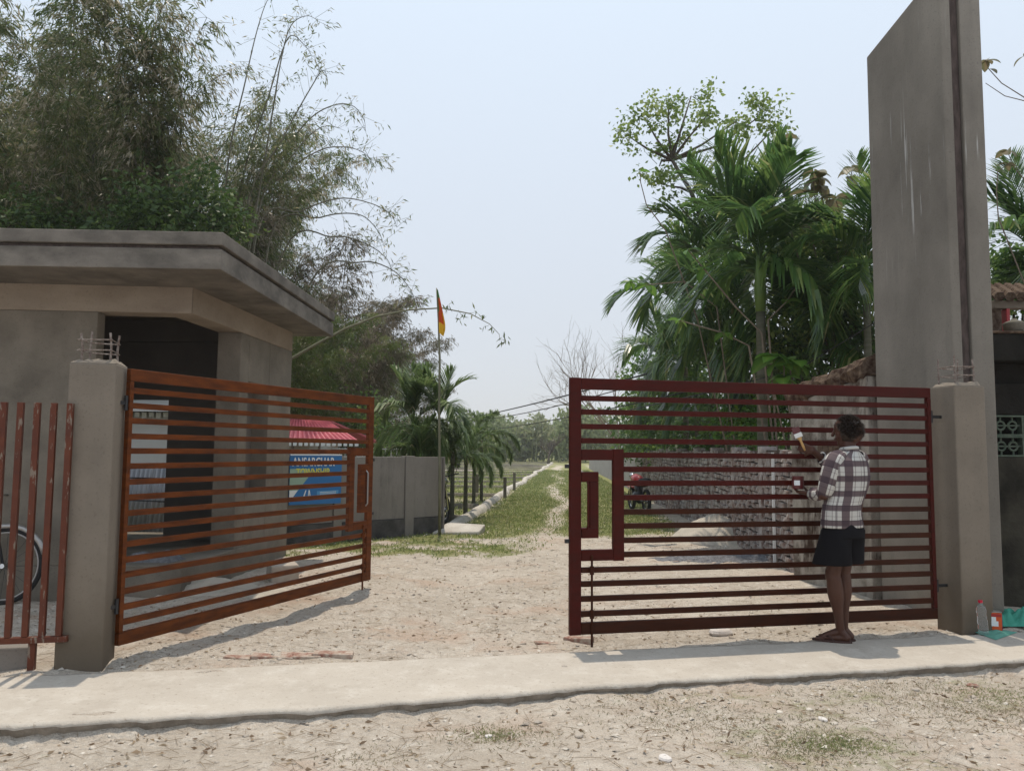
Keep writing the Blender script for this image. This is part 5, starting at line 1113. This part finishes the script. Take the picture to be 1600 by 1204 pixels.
def small_things():
    # bottle
    g = Vector((3.735, 6.47, 0)); t = thing('water_bottle', 'empty clear plastic bottle with red cap at the post foot', 'bottle', (g.x - .01, g.y - .02, .002), 0); t.rotation_euler = (0, math.radians(-4), 0)
    pr = [(.0, .0), (.032, 0), (.036, .006), (.037, .03), (.034, .04), (.037, .05), (.037, .07), (.034, .08), (.037, .09), (.037, .115), (.034, .125), (.036, .135), (.032, .155), (.037, .175), (.036, .2), (.028, .222), (.015, .236), (.0135, .25), (.0, .25)]
    MB().lathe(pr, n=20).build('body', M['plastic'], t, True); MB().lathe([(0, .249), (.0165, .249), (.0165, .268), (.0, .269)], n=16).build('cap', M['redcap'], t)
    # paint tin box
    g = G(1549, 984); t = thing('paint_tin', 'small orange-red paint tin with white label standing by the bottle', 'tin', (g.x, g.y - .03, .002), -.35)
    MB().box((-.055, -.045, 0), (.055, .045, .150)).build('body', M['orangeprint'], t, bevel=.006); MB().box((-.056, -.0452, .152), (.056, .0452, .158)).build('lid', M['steel'], t, bevel=.002)
    MB().box((-.045, -.0475, .045), (.028, -.0460, .085)).build('label', M['whiteprint'], t); MB().prism([(-.02, -.0475), (.012, -.0475), (.012, -.0460), (-.02, -.0460)], .0855, .118).build('label_figure', M['whiteprint'], t)
    MB().box((.0562, -.04, .01), (.0575, .04, .14)).build('side_print', M['purple'], t); MB().box((-.05, -.0475, .120), (.05, -.0461, .142)).build('dark_band', M['redpaint'], t)
    # cloths
    def cloth(name, label, pts, h, m, sd, z=.004):
        n = 26; V = []; c = [Vector((p[0], p[1], 0)) for p in pts]
        for j in range(n):
            for i in range(n):
                u, v = i / (n - 1), j / (n - 1); p = (c[0] * (1 - u) + c[1] * u) * (1 - v) + (c[3] * (1 - u) + c[2] * u) * v; e = min(u, 1 - u, v, 1 - v) * 6
                hh = h * min(1, e) * (float(fbm(u * 3, v * 3, sd)) * .9 + abs(math.sin(u * 9 + 3 * float(vnoise(u * 2, v * 2, sd)))) * .35); V.append((p.x, p.y, z + hh))
        tag(link(name, make_mesh(name, V, [(j * n + i, j * n + i + 1, (j + 1) * n + i + 1, (j + 1) * n + i) for j in range(n - 1) for i in range(n - 1)], m, True)), label, 'cloth')
    a, b, c_, d = G(1515, 985), G(1556, 1000), G(1590, 988), G(1552, 982); cloth('green_rag', 'pale green rag spread flat on the slab below the paint tin', [(p.x, p.y) for p in (a, b, c_, d)], .018, M['clothpale'], 3)
    a, b, c_, d = G(1558, 979), G(1608, 979), G(1608, 960), G(1562, 966); cloth('green_net', 'crumpled dark green cloth heaped behind the paint tin', [(p.x, p.y) for p in (a, b, c_, d)], .12, M['cloth'], 8)
    cloth('old_sack', 'dark crumpled sacking lying on the guard house floor edge', [(-3.85, 8.0), (-3.35, 8.0), (-3.3, 8.3), (-3.8, 8.3)], .10, M['gravelgrey'], 15, .292)
small_things()

# ------------------------------------------------------------------ bicycle and motorcycles
def bicycle():
    t = thing('bicycle', 'old black bicycle leaning on the guard house wall behind the brown railing', 'bicycle', (-4.63, 7.42, 0), .1); t.rotation_euler = (math.radians(-7), 0, .06)
    R_ = .33
    for (nm, x) in (('front_wheel', 0), ('rear_wheel', -1.05)):
        w_ = MB().torus((x, 0, R_), R_, .019, 'y', 40, 7).build(nm, M['rubber'], t, True); MB().torus((x, 0, R_), R_ - .028, .010, 'y', 40, 5).build('rim', M['steel'], w_, True)
        MB().tube([(x, -.04, R_), (x, .04, R_)], .022, 8).build('hub', M['chrome'], w_)
        b = MB()
        for k in range(20):
            a = 6.283 * k / 20; b.tube([(x, (.02 if k % 2 else -.02), R_), (x + math.cos(a) * (R_ - .03), 0, R_ + math.sin(a) * (R_ - .03))], .0016, 3)
        q = b.build('spokes', M['steel_dark'], w_); q['kind'] = 'stuff'
        b = MB(); pts = [(x + math.cos(a) * (R_ + .03), 0, R_ + math.sin(a) * (R_ + .03)) for a in np.linspace(.3 if x == 0 else .2, 2.6, 14)]; b.tube(pts, .028, 6, sx=1); b.build('mudguard', M['steel'] if x == 0 else M['steel_dark'], t, True)
    S = (-.42, 0, .30); T = (-.62, 0, .78); Hd = (-.16, 0, .86)
    b = MB()
    for (p, q, r) in ((S, T, .015), (S, (-.12, 0, .66), .017), (T, Hd, .013), (Hd, (-.02, 0, .36), .013), (S, (-1.05, .05, R_), .009), (S, (-1.05, -.05, R_), .009), (T, (-1.05, .05, R_), .008), (T, (-1.05, -.05, R_), .008), ((-.02, 0, .36), (0, .04, R_), .009)): b.tube([p, q], r, 7)
    b.build('frame', M['steel_dark'], t, True)
    MB().tube([(-.19, 0, .85), (-.18, 0, .97), (-.15, -.22, .99), (-.30, -.26, .97)], .011, 7).tube([(-.18, 0, .97), (-.15, .22, .99), (-.30, .26, .97)], .011, 7).build('handlebar', M['chrome'], t, True)
    MB().prism([(-.78, -.07), (-.52, -.02), (-.52, .02), (-.78, .07)], .80, .85).build('saddle', M['rubber'], t, bevel=.015)
    MB().box((-1.3, -.06, .68), (-.85, .06, .695)).build('carrier', M['steel_dark'], t); MB().torus((-.42, .03, .30), .09, .008, 'y', 18, 5).build('chainwheel', M['chrome'], t)
bicycle()
def motorcycle(label, loc, rz, body_m='redpaint'):
    t = thing('motorcycle', label, 'motorcycle', loc, rz); R_ = .28; tank = M[body_m]
    for (nm, x) in (('front_wheel', .62), ('rear_wheel', -.60)):
        w_ = MB().torus((x, 0, R_), R_ - .04, .042, 'y', 28, 8).build(nm, M['rubber'], t, True); MB().torus((x, 0, R_), R_ - .085, .014, 'y', 24, 5).tube([(x, -.05, R_), (x, .05, R_)], .05, 8).tube([(x - .19, 0, R_), (x + .19, 0, R_)], .014, 5).tube([(x, 0, R_ - .19), (x, 0, R_ + .19)], .014, 5).build('rim', M['chrome'], w_)
    MB().tube([(.62, .07, R_), (.42, .06, .85)], .022, 7).tube([(.62, -.07, R_), (.42, -.06, .85)], .022, 7).build('fork', M['chrome'], t)
    MB().tube([(-.15, 0, .66), (.0, 0, .74), (.25, 0, .76), (.40, 0, .66)], [.06, .12, .13, .05], 12).build('tank', tank, t, True)
    MB().tube([(-.85, 0, .74), (-.6, 0, .72), (-.3, 0, .69), (-.1, 0, .70)], [.06, .10, .11, .07], 10).build('seat', M['rubber'], t, True)
    MB().tube([(-.1, 0, .34), (.18, 0, .36)], [.15, .13], 10).tube([(.0, 0, .42), (.1, 0, .6)], .08, 10).build('engine', M['steel_dark'], t, True)
    MB().tube([(.40, 0, .7), (.15, 0, .3), (-.3, 0, .3), (-.25, 0, .62), (.4, 0, .7)], .02, 6).tube([(-.3, .08, .3), (-.6, .08, R_)], .02, 6).build('frame', M['steel_dark'], t)
    MB().tube([(.38, -.35, .98), (.42, -.12, .93), (.42, .12, .93), (.38, .35, .98)], .012, 7).build('handlebar', M['steel_dark'], t)
    MB().lathe([(0, -.05), (.06, -.03), (.085, .03), (.0, .045)], (0, 0, 0), 14).build('headlight', M['chrome'], t, True, loc=(.52, 0, .82), rot=(0, math.pi / 2, 0))
    for s in (-1, 1): MB().tube([(.40, .28 * s, .97), (.38, .33 * s, 1.12)], .006, 5).lathe([(0, -.01), (.045, -.01), (.05, .005), (0, .012)], (.38, .34 * s, 1.15), 12).build('mirror', M['steel_dark'], t)
    MB().box((.35, -.055, .54), (.86, .055, .575)).build('front_mudguard', tank, t, bevel=.02); MB().tube([(-.2, -.12, .26), (-.75, -.14, .34)], [.03, .045], 8).build('exhaust', M['chrome'], t)
motorcycle('red and black motorcycle parked by the brick wall, seen between the maroon slats', (3.05, 19.3, 0), 1.7)
motorcycle('dark motorcycle mostly hidden behind the end of the boundary wall', (-1.42, 15.0, 0), 1.35, 'steel_dark')

# ------------------------------------------------------------------ the man painting
def man():
    B = G(1312, 1005); t = thing('person', 'slim man in plaid shirt and black shorts painting the maroon gate', 'person', (B.x, B.y, 0.004), 0)
    l = Vector((-.80, -.60, 0)); f = Vector((-.60, .80, 0)); Z = Vector((0, 0, 1))      # his left, his front
    def W(a, b, z): return l * a + f * b + Z * z
    pel = Vector((.045, .0, .90)); chest = Vector((.095, .02, 1.22)); nk = Vector((.12, .03, 1.42)); head = Vector((.125, .045, 1.578))
    sL = nk + l * .19 + Z * (-.045); sR = nk - l * .19 + Z * (-.045)
    eL = Vector((-.125, -.09, 1.10)); hL = Vector((-.16, .13, 1.10)); eR = Vector((.14, .26, 1.24)); hR = Vector((-.095, .20, 1.43))
    aL = Vector((.02, .03, .085)); aR = Vector((.075, .10, .085)); kL = Vector((-.045, -.03, .49)); kR = Vector((.07, .07, .49))
    parts = MB()
    def cap(p, q, r0, r1, n=14, steps=5, bulge=0.0, bat=.35):
        p, q = Vector(p), Vector(q); d = (q - p).normalized(); pts = []; rad = []
        for i in range(4): a = math.pi / 2 * (1 - i / 4); pts.append(p - d * r0 * math.sin(a)); rad.append(max(.002, r0 * math.cos(a)))
        for i in range(steps + 1): g = i / steps; pts.append(p.lerp(q, g)); rad.append(r0 + (r1 - r0) * g + bulge * math.exp(-((g - bat) / .22) ** 2))
        for i in range(1, 5): a = math.pi / 2 * i / 4; pts.append(q + d * r1 * math.sin(a)); rad.append(max(.002, r1 * math.cos(a)))
        parts.tube(pts, rad, n)
    # trunk
    for s in (-1, 0, 1): cap(pel + l * .06 * s, chest + l * .075 * s, .095, .098); cap(chest + l * .07 * s, nk + l * .05 * s - Z * .09, .095, .06)
    cap(sL, sR, .04, .04); cap(nk - Z * .04, head - Z * .03, .052, .05)
    # legs
    for (s, k, a) in ((.075, kL, aL), (-.075, kR, aR)):
        hp = pel + l * s - Z * .02; cap(hp, k + Z * .03, .088, .052); cap(k, a, .050, .030, steps=10, bulge=.016, bat=.3); cap(k + f * .01, k + Z * .03 + f * .012, .052, .052)
        toe = Vector((-.92, .40, 0)).normalized(); heel = a - Z * .05 - toe * .045; cap(a, heel, .030, .027); cap(heel, a + toe * .14 - Z * .062, .028, .020); cap(a + toe * .02 - Z * .012, a + toe * .13 - Z * .055, .028, .018)
        sd = Vector((-toe.y, toe.x, 0)) * (1 if s < 0 else -1)
        for j in range(5): b0 = a + toe * (.125 - .006 * j) - Z * .064 + sd * (.024 - .013 * j) * -1; cap(b0, b0 + toe * (.052 - .006 * j) - Z * .004, .0125 - .0012 * j, .0095 - .0008 * j, 8, 2)
    # arms
    for (s, e, h) in ((sL, eL, hL), (sR, eR, hR)): cap(s, e, .040, .035); cap(e, h, .037, .024, steps=8, bulge=.006, bat=.25)
    # hands
    def hand(wr, d, pn, thumb_side, curl, grip, splay=.016):
        d = Vector(d).normalized(); pn = Vector(pn); pn = (pn - d * pn.dot(d)).normalized(); sd = d.cross(pn) * thumb_side
        for j in range(4): cap(wr + sd * (.020 - .013 * j), wr + d * .078 + sd * (.026 - .0175 * j), .015, .0125, 8, 3)
        for j, ln in enumerate((.070, .078, .073, .058)):
            p = wr + d * .082 + sd * (.027 - .018 * j); c = curl + .06 * j; dd = Vector(d); r = .0095 - .0006 * j
            for kx, fr_ in enumerate((.45, .31, .24)):
                dd = (dd * math.cos(c) + pn * math.sin(c)).normalized(); npn = (pn - dd * pn.dot(dd)); npn = npn.normalized() if npn.length > .1 else -d
                q = p + dd * ln * fr_; cap(p, q, r, r * .92, 8, 2); p = q; r *= .92; pn_ = npn; dd, dd2 = dd, npn
                if kx < 2: d_, p_ = dd, npn; dd = dd; pn = npn
            pn = Vector(pn_); pn = (Vector(grip)).normalized(); pn = (pn - d * pn.dot(d)).normalized()
        b0 = wr + d * .022 + sd * .028; b1 = b0 + (d * .5 + sd * .75 + pn * .45).normalized() * .042; b2 = b1 + (d * .75 + pn * .75 - sd * .1).normalized() * .032; b3 = b2 + (d * .6 + pn * .7 - sd * .5).normalized() * .024
        cap(b0, b1, .0145, .0115, 8, 2); cap(b1, b2, .0112, .010, 8, 2); cap(b2, b3, .010, .0085, 8, 2)
    hand(hL, Vector((-.62, .75, .05)), (.2, .1, 1), 1, .42, (.2, .1, 1))
    hand(hR, Vector((-.9, .15, .25)), (.1, .75, .2), 1, .85, (.1, .75, .2))
    # head and face
    hd = (f * .92 + Vector((-.38, 0, 0))).normalized(); hl = Vector((-hd.y, hd.x, 0))
    def H(a, b, z): return head + hl * a + hd * b + Z * z
    cap(H(0, -.022, .012), H(0, .025, .022), .083, .082, 18); cap(H(0, .035, -.045), H(0, .045, -.085), .058, .040, 14); cap(H(0, -.03, -.02), H(0, -.02, .02), .075, .08, 14)
    cap(H(0, .098, .012), H(0, .118, -.028), .009, .015, 10, 3); cap(H(.02, .092, -.058), H(-.02, .092, -.058), .011, .011, 8, 2)
    for s in (-1, 1):
        cap(H(s * .079, -.002, .020), H(s * .080, -.002, -.022), .016, .011, 8, 2); cap(H(s * .034, .086, .016), H(s * .030, .088, .016), .014, .014, 8, 2); cap(H(s * .05, .085, .038), H(s * .018, .096, .040), .008, .008, 8, 2); cap(H(s * .05, .06, -.02), H(s * .045, .065, -.035), .022, .02, 8, 2)
    me = make_mesh('raw_body', parts.v, parts.f, M['skin']); tmp = link('raw_body', me)
    rm = tmp.modifiers.new('r', 'REMESH'); rm.mode = 'VOXEL'; rm.voxel_size = .0055; sm = tmp.modifiers.new('s', 'SMOOTH'); sm.factor = .5; sm.iterations = 3
    dg = bpy.context.evaluated_depsgraph_get(); body = bpy.data.meshes.new_from_object(tmp.evaluated_get(dg)); bpy.data.objects.remove(tmp); body.name = 'body'
    body.materials.clear(); body.materials.append(M['skin']); body.polygons.foreach_set('use_smooth', np.ones(len(body.polygons), bool)); link('body', body, t)
    # hair: cap of tousled strands
    n = 4200; u = unit(rng.normal(size=(n * 2, 3))); bx_ = u @ np.array(hd); k = (u[:, 2] > -.55 + .55 * np.clip(bx_ * 1.6 + .3, 0, 1.5)) & ~((bx_ > .55) & (u[:, 2] < .35)); u = u[k][:n]
    p = np.array(head) + np.array([0, 0, .016]) + u * np.array([.084, .089, .087]) - np.array(hd) * .006; d = unit(u * .9 + rng.normal(size=u.shape) * .35 + np.array([0, 0, -.45]) + np.array(hd) * .2 + np.array([0, 0, 1.0]) * (u[:, 2:3] > .6))
    Vh, Fh = leaves(p - u * .006, d, rng.uniform(.022, .05, len(p)), .006, .1, .1)
    cp = MB(); cp.lathe([(0, .104), (.045, .096), (.073, .070), (.088, .035), (.091, .0), (.088, -.03), (.072, -.065), (.05, -.085)], tuple(head - hd * .010 + Z * .002), 20)
    Vc = [Vector(v) for v in cp.v]; Fc = []
    for q in cp.f:
        c = sum((Vc[i] for i in q), Vector()) / 4 - head
        if c.dot(hd) < .035 or c.z > .055: Fc.append(q)
    hme = make_mesh('hair', [tuple(v) for v in Vc] + [tuple(v) for v in Vh], Fc + [tuple(int(i) + len(Vc) for i in q) for q in Fh], M['hair']); link('hair', hme, t)
    # clothing as lofted rings with UVs for the checks
    def loft(name, rings, m, uvw, n=40, wr=.006, close=False, sd=1, thick=.003):
        V = []; UV = []; lens = [0]
        for i in range(1, len(rings)): lens.append(lens[-1] + (rings[i][0] - rings[i - 1][0]).length)
        for i, (c, ax, ay, a, b) in enumerate(rings):
            for k in range(n):
                th = 2 * math.pi * k / n; w_ = wr * (float(fbm(math.cos(th) * 2.2 + lens[i] * 3, math.sin(th) * 2.2 + lens[i] * 7, sd)) - .5) * 4
                fold = wr * .8 * math.sin(th * 2 + lens[i] * 16 + 2 * float(vnoise(lens[i] * 9, th, sd)))
                V.append(c + ax * math.cos(th) * (a + w_ + fold) + ay * math.sin(th) * (b + w_ + fold)); UV.append(((th / 6.2832) * uvw, lens[i]))
        F = [(i * n + k, i * n + (k + 1) % n, (i + 1) * n + (k + 1) % n, (i + 1) * n + k) for i in range(len(rings) - 1) for k in range(n)]
        me = make_mesh(name, V, F, m, True); uv = me.uv_layers.new(name='cloth')
        for pi, p_ in enumerate(me.polygons):
            kk = pi % n
            for j, li in enumerate(p_.loop_indices):
                vi = me.loops[li].vertex_index; u_, v_ = UV[vi]
                if kk == n - 1 and vi % n == 0: u_ += uvw
                uv.data[li].uv = (u_, v_)
        o = link(name, me, t); so = o.modifiers.new('thickness', 'SOLIDIFY'); so.thickness = thick; ss = o.modifiers.new('smooth', 'SUBSURF'); ss.levels = 1; ss.render_levels = 1; return o
    hem = [(pel + Z * (-.045), .198, .128), (pel + Z * .0, .196, .128), (pel + Z * .06, .19, .125), (pel + Z * .12, .188, .122), (pel.lerp(chest, .55), .194, .122), (pel.lerp(chest, .8), .203, .126), (chest, .222, .132), (chest.lerp(nk, .3), .232, .128), (chest.lerp(nk, .55), .236, .114), (chest.lerp(nk, .72), .222, .098), (chest.lerp(nk, .84), .172, .082), (chest.lerp(nk, .93), .122, .072), (nk - Z * .0, .075, .064), (nk + Z * .02, .066, .060)]
    R1 = [(c, l, f, a, b) for c, a, b in hem]
    P_ = plaid()
    loft('shirt', R1, P_, 1.0, 56, .0075, sd=3)
    def sleeve(s, e, h, cut, nm, sd):
        pts = [s - (s - nk) * .42, s, s.lerp(e, .35), s.lerp(e, .7), e, e.lerp(h, .25), e.lerp(h, .5), e.lerp(h, cut)]; rad = [.048, .074, .070, .066, .064, .057, .050, .043]; rings = []
        ref = Vector((0, 0, 1))
        for i, p_ in enumerate(pts):
            d = (pts[min(i + 1, len(pts) - 1)] - pts[max(i - 1, 0)]).normalized(); ax = (f - d * f.dot(d)).normalized(); ay = d.cross(ax); rings.append((p_, ax, ay, rad[i], rad[i]))
        loft(nm, rings, P_, .36, 26, .006, sd=sd)
    sleeve(sL, eL, hL, .80, 'sleeve', 7); sleeve(sR, eR, hR, .72, 'sleeve', 11)
    MB().tube([nk + l * .062 * math.cos(a) + f * .058 * math.sin(a) + Z * (.025 - .008 * math.sin(a)) for a in np.linspace(0, 6.283, 20)], .014, 7, cap=False).build('collar', P_, t, True)
    # shorts
    loft('shorts', [(pel + Z * .07, l, f, .160, .108), (pel + Z * .0, l, f, .178, .122), (pel - Z * .07, l, f, .195, .132), (pel - Z * .12, l, f, .202, .135)], M['shorts'], 1, 44, .004, sd=5)
    for (s, nm, k) in ((.095, 'shorts_leg', kL), (-.095, 'shorts_leg', kR)):
        top = pel + l * s * .9 - Z * .06; bot = Vector((k.x, k.y, 0)) + l * s * .25 + Z * .585; rings = []
        for i in range(7): g = i / 6; c = top.lerp(bot, g); rings.append((c, l, f, .102 + .030 * g, .120 + .018 * g))
        loft(nm, rings, M['shorts'], 1, 34, .006, sd=9 + int(s * 100))
    # flip-flops
    for a in (aL, aR):
        toe = Vector((-.92, .40, 0)).normalized(); sd_ = Vector((-toe.y, toe.x, 0)); c = Vector((a.x, a.y, 0)) + toe * .06; pts = []
        for j in range(22):
            th = 2 * math.pi * j / 22; r = .042 * (1 + .12 * math.cos(th)) ; pts.append(c + toe * .142 * math.cos(th) + sd_ * r * math.sin(th))
        MB().prism([(p_.x, p_.y) for p_ in pts], -.002, .014).build('flip_flop', M['sandal'], t, bevel=.003)
        q = c + toe * .07; MB().tube([q + Z * .014, q + Z * .035 - toe * .01, q - toe * .05 + sd_ * .03 + Z * .045, q - toe * .085 + sd_ * .040 + Z * .012], .005, 5).tube([q + Z * .035 - toe * .01, q - toe * .05 - sd_ * .03 + Z * .045, q - toe * .085 - sd_ * .040 + Z * .012], .005, 5).build('strap', M['sandal'], t)
    # brush in the raised right hand, tin in the left
    O = Vector((B.x, B.y, .004))
    bp = O + hR + Vector((-.080, -.004, .045)); bt = thing('paint_brush', 'flat paint brush with white ferrule and dark wet bristles in his raised hand', 'brush', bp, 0); bt.rotation_euler = (0, math.radians(-22), math.radians(-15)); bt.scale = (1.15, 1.15, 1.1)
    MB().tube([(0, 0, -.045), (0, 0, -.01), (0, 0, .03), (0, 0, .055)], [.006, .009, .008, .018], 10, sx=1).build('handle', M['wood'], bt, True)
    MB().box((-.026, -.008, .055), (.026, .008, .088)).build('ferrule', M['white'], bt, bevel=.003); MB().prism([(-.026, -.008), (.026, -.008), (.026, .008), (-.026, .008)], .0885, [.135, .13, .13, .137]).build('bristles', M['tinmaroon'], bt, bevel=.002)
    tp = O + hL + Vector((-.062, .055, .030)); tt = thing('paint_can', 'small maroon-stained paint can with white label held in his left hand', 'can', tp, 0)
    MB().lathe([(0, 0), (.043, 0), (.045, .01), (.045, .095), (.047, .1), (.043, .1), (.042, .012), (.0, .012)], n=22).build('can', M['tinmaroon'], tt, True)
    V = []; 
    for i in range(9):
        a = math.radians(215 + i * 7); V += [(.0462 * math.cos(a), .0462 * math.sin(a), .03), (.0462 * math.cos(a), .0462 * math.sin(a), .068)]
    link('label', make_mesh('label', V, [(2 * i, 2 * i + 2, 2 * i + 3, 2 * i + 1) for i in range(8)], M['whiteprint'], True), tt)

def plaid():
    m = bpy.data.materials.new('plaid_shirt'); m.use_nodes = True; t = m.node_tree; n = t.nodes; L = t.links; b = n['Principled BSDF']; b.inputs['Roughness'].default_value = .9; b.inputs['Specular IOR Level'].default_value = .15
    uv = n.new('ShaderNodeUVMap'); uv.uv_map = 'cloth'; sp = n.new('ShaderNodeSeparateXYZ'); L.new(uv.outputs[0], sp.inputs[0])
    def math_(op, a, c):
        x = n.new('ShaderNodeMath'); x.operation = op
        for i, v in ((0, a), (1, c)):
            if isinstance(v, (int, float)): x.inputs[i].default_value = v
            else: L.new(v, x.inputs[i])
        return x.outputs[0]
    def bands(src, period, spec):
        fr = math_('FRACT', math_('DIVIDE', src, period), 0.0); tot = None
        for (c, w_, k) in spec:
            d = math_('ABSOLUTE', math_('SUBTRACT', fr, c), 0); v = math_('MULTIPLY', math_('LESS_THAN', d, w_), k); tot = v if tot is None else math_('MAXIMUM', tot, v)
        return tot
    U = bands(sp.outputs[0], .2, [(.30, .15, .62), (.62, .012, .8), (.66, .012, .8), (.80, .010, .6), (.06, .02, .35)]); V = bands(sp.outputs[1], .112, [(.35, .16, .62), (.53, .02, .92), (.80, .012, .5), (.17, .012, .8)])
    ww = math_('MULTIPLY', math_('SUBTRACT', 1.0, U), math_('SUBTRACT', 1.0, V)); r = n.new('ShaderNodeValToRGB'); r.color_ramp.elements[0].color = (.035, .022, .032, 1); r.color_ramp.elements[1].color = (.50, .485, .45, 1); e = r.color_ramp.elements.new(.38); e.color = (.125, .095, .098, 1); L.new(ww, r.inputs[0])
    no = n.new('ShaderNodeTexNoise'); no.inputs['Scale'].default_value = 300; bn = n.new('ShaderNodeBump'); bn.inputs['Strength'].default_value = .2; bn.inputs['Distance'].default_value = .002; L.new(no.outputs[0], bn.inputs['Height']); L.new(bn.outputs[0], b.inputs['Normal'])
    L.new(r.outputs[0], b.inputs['Base Color']); return m
man()

# ------------------------------------------------------------------ dusty air
def haze():
    b = MB().box((-230, -12, -1.6), (235, 330, 17.5)); m = bpy.data.materials.new('dusty_air'); m.use_nodes = True; n = m.node_tree.nodes; n.remove(n['Principled BSDF'])
    v = n.new('ShaderNodeVolumePrincipled'); v.inputs['Color'].default_value = (.92, .94, .97, 1); v.inputs['Density'].default_value = .0008; v.inputs['Anisotropy'].default_value = .2
    m.node_tree.links.new(v.outputs[0], n['Material Output'].inputs['Volume']); tag(b.build('haze', m), 'pale dusty air', kind='stuff')
haze()
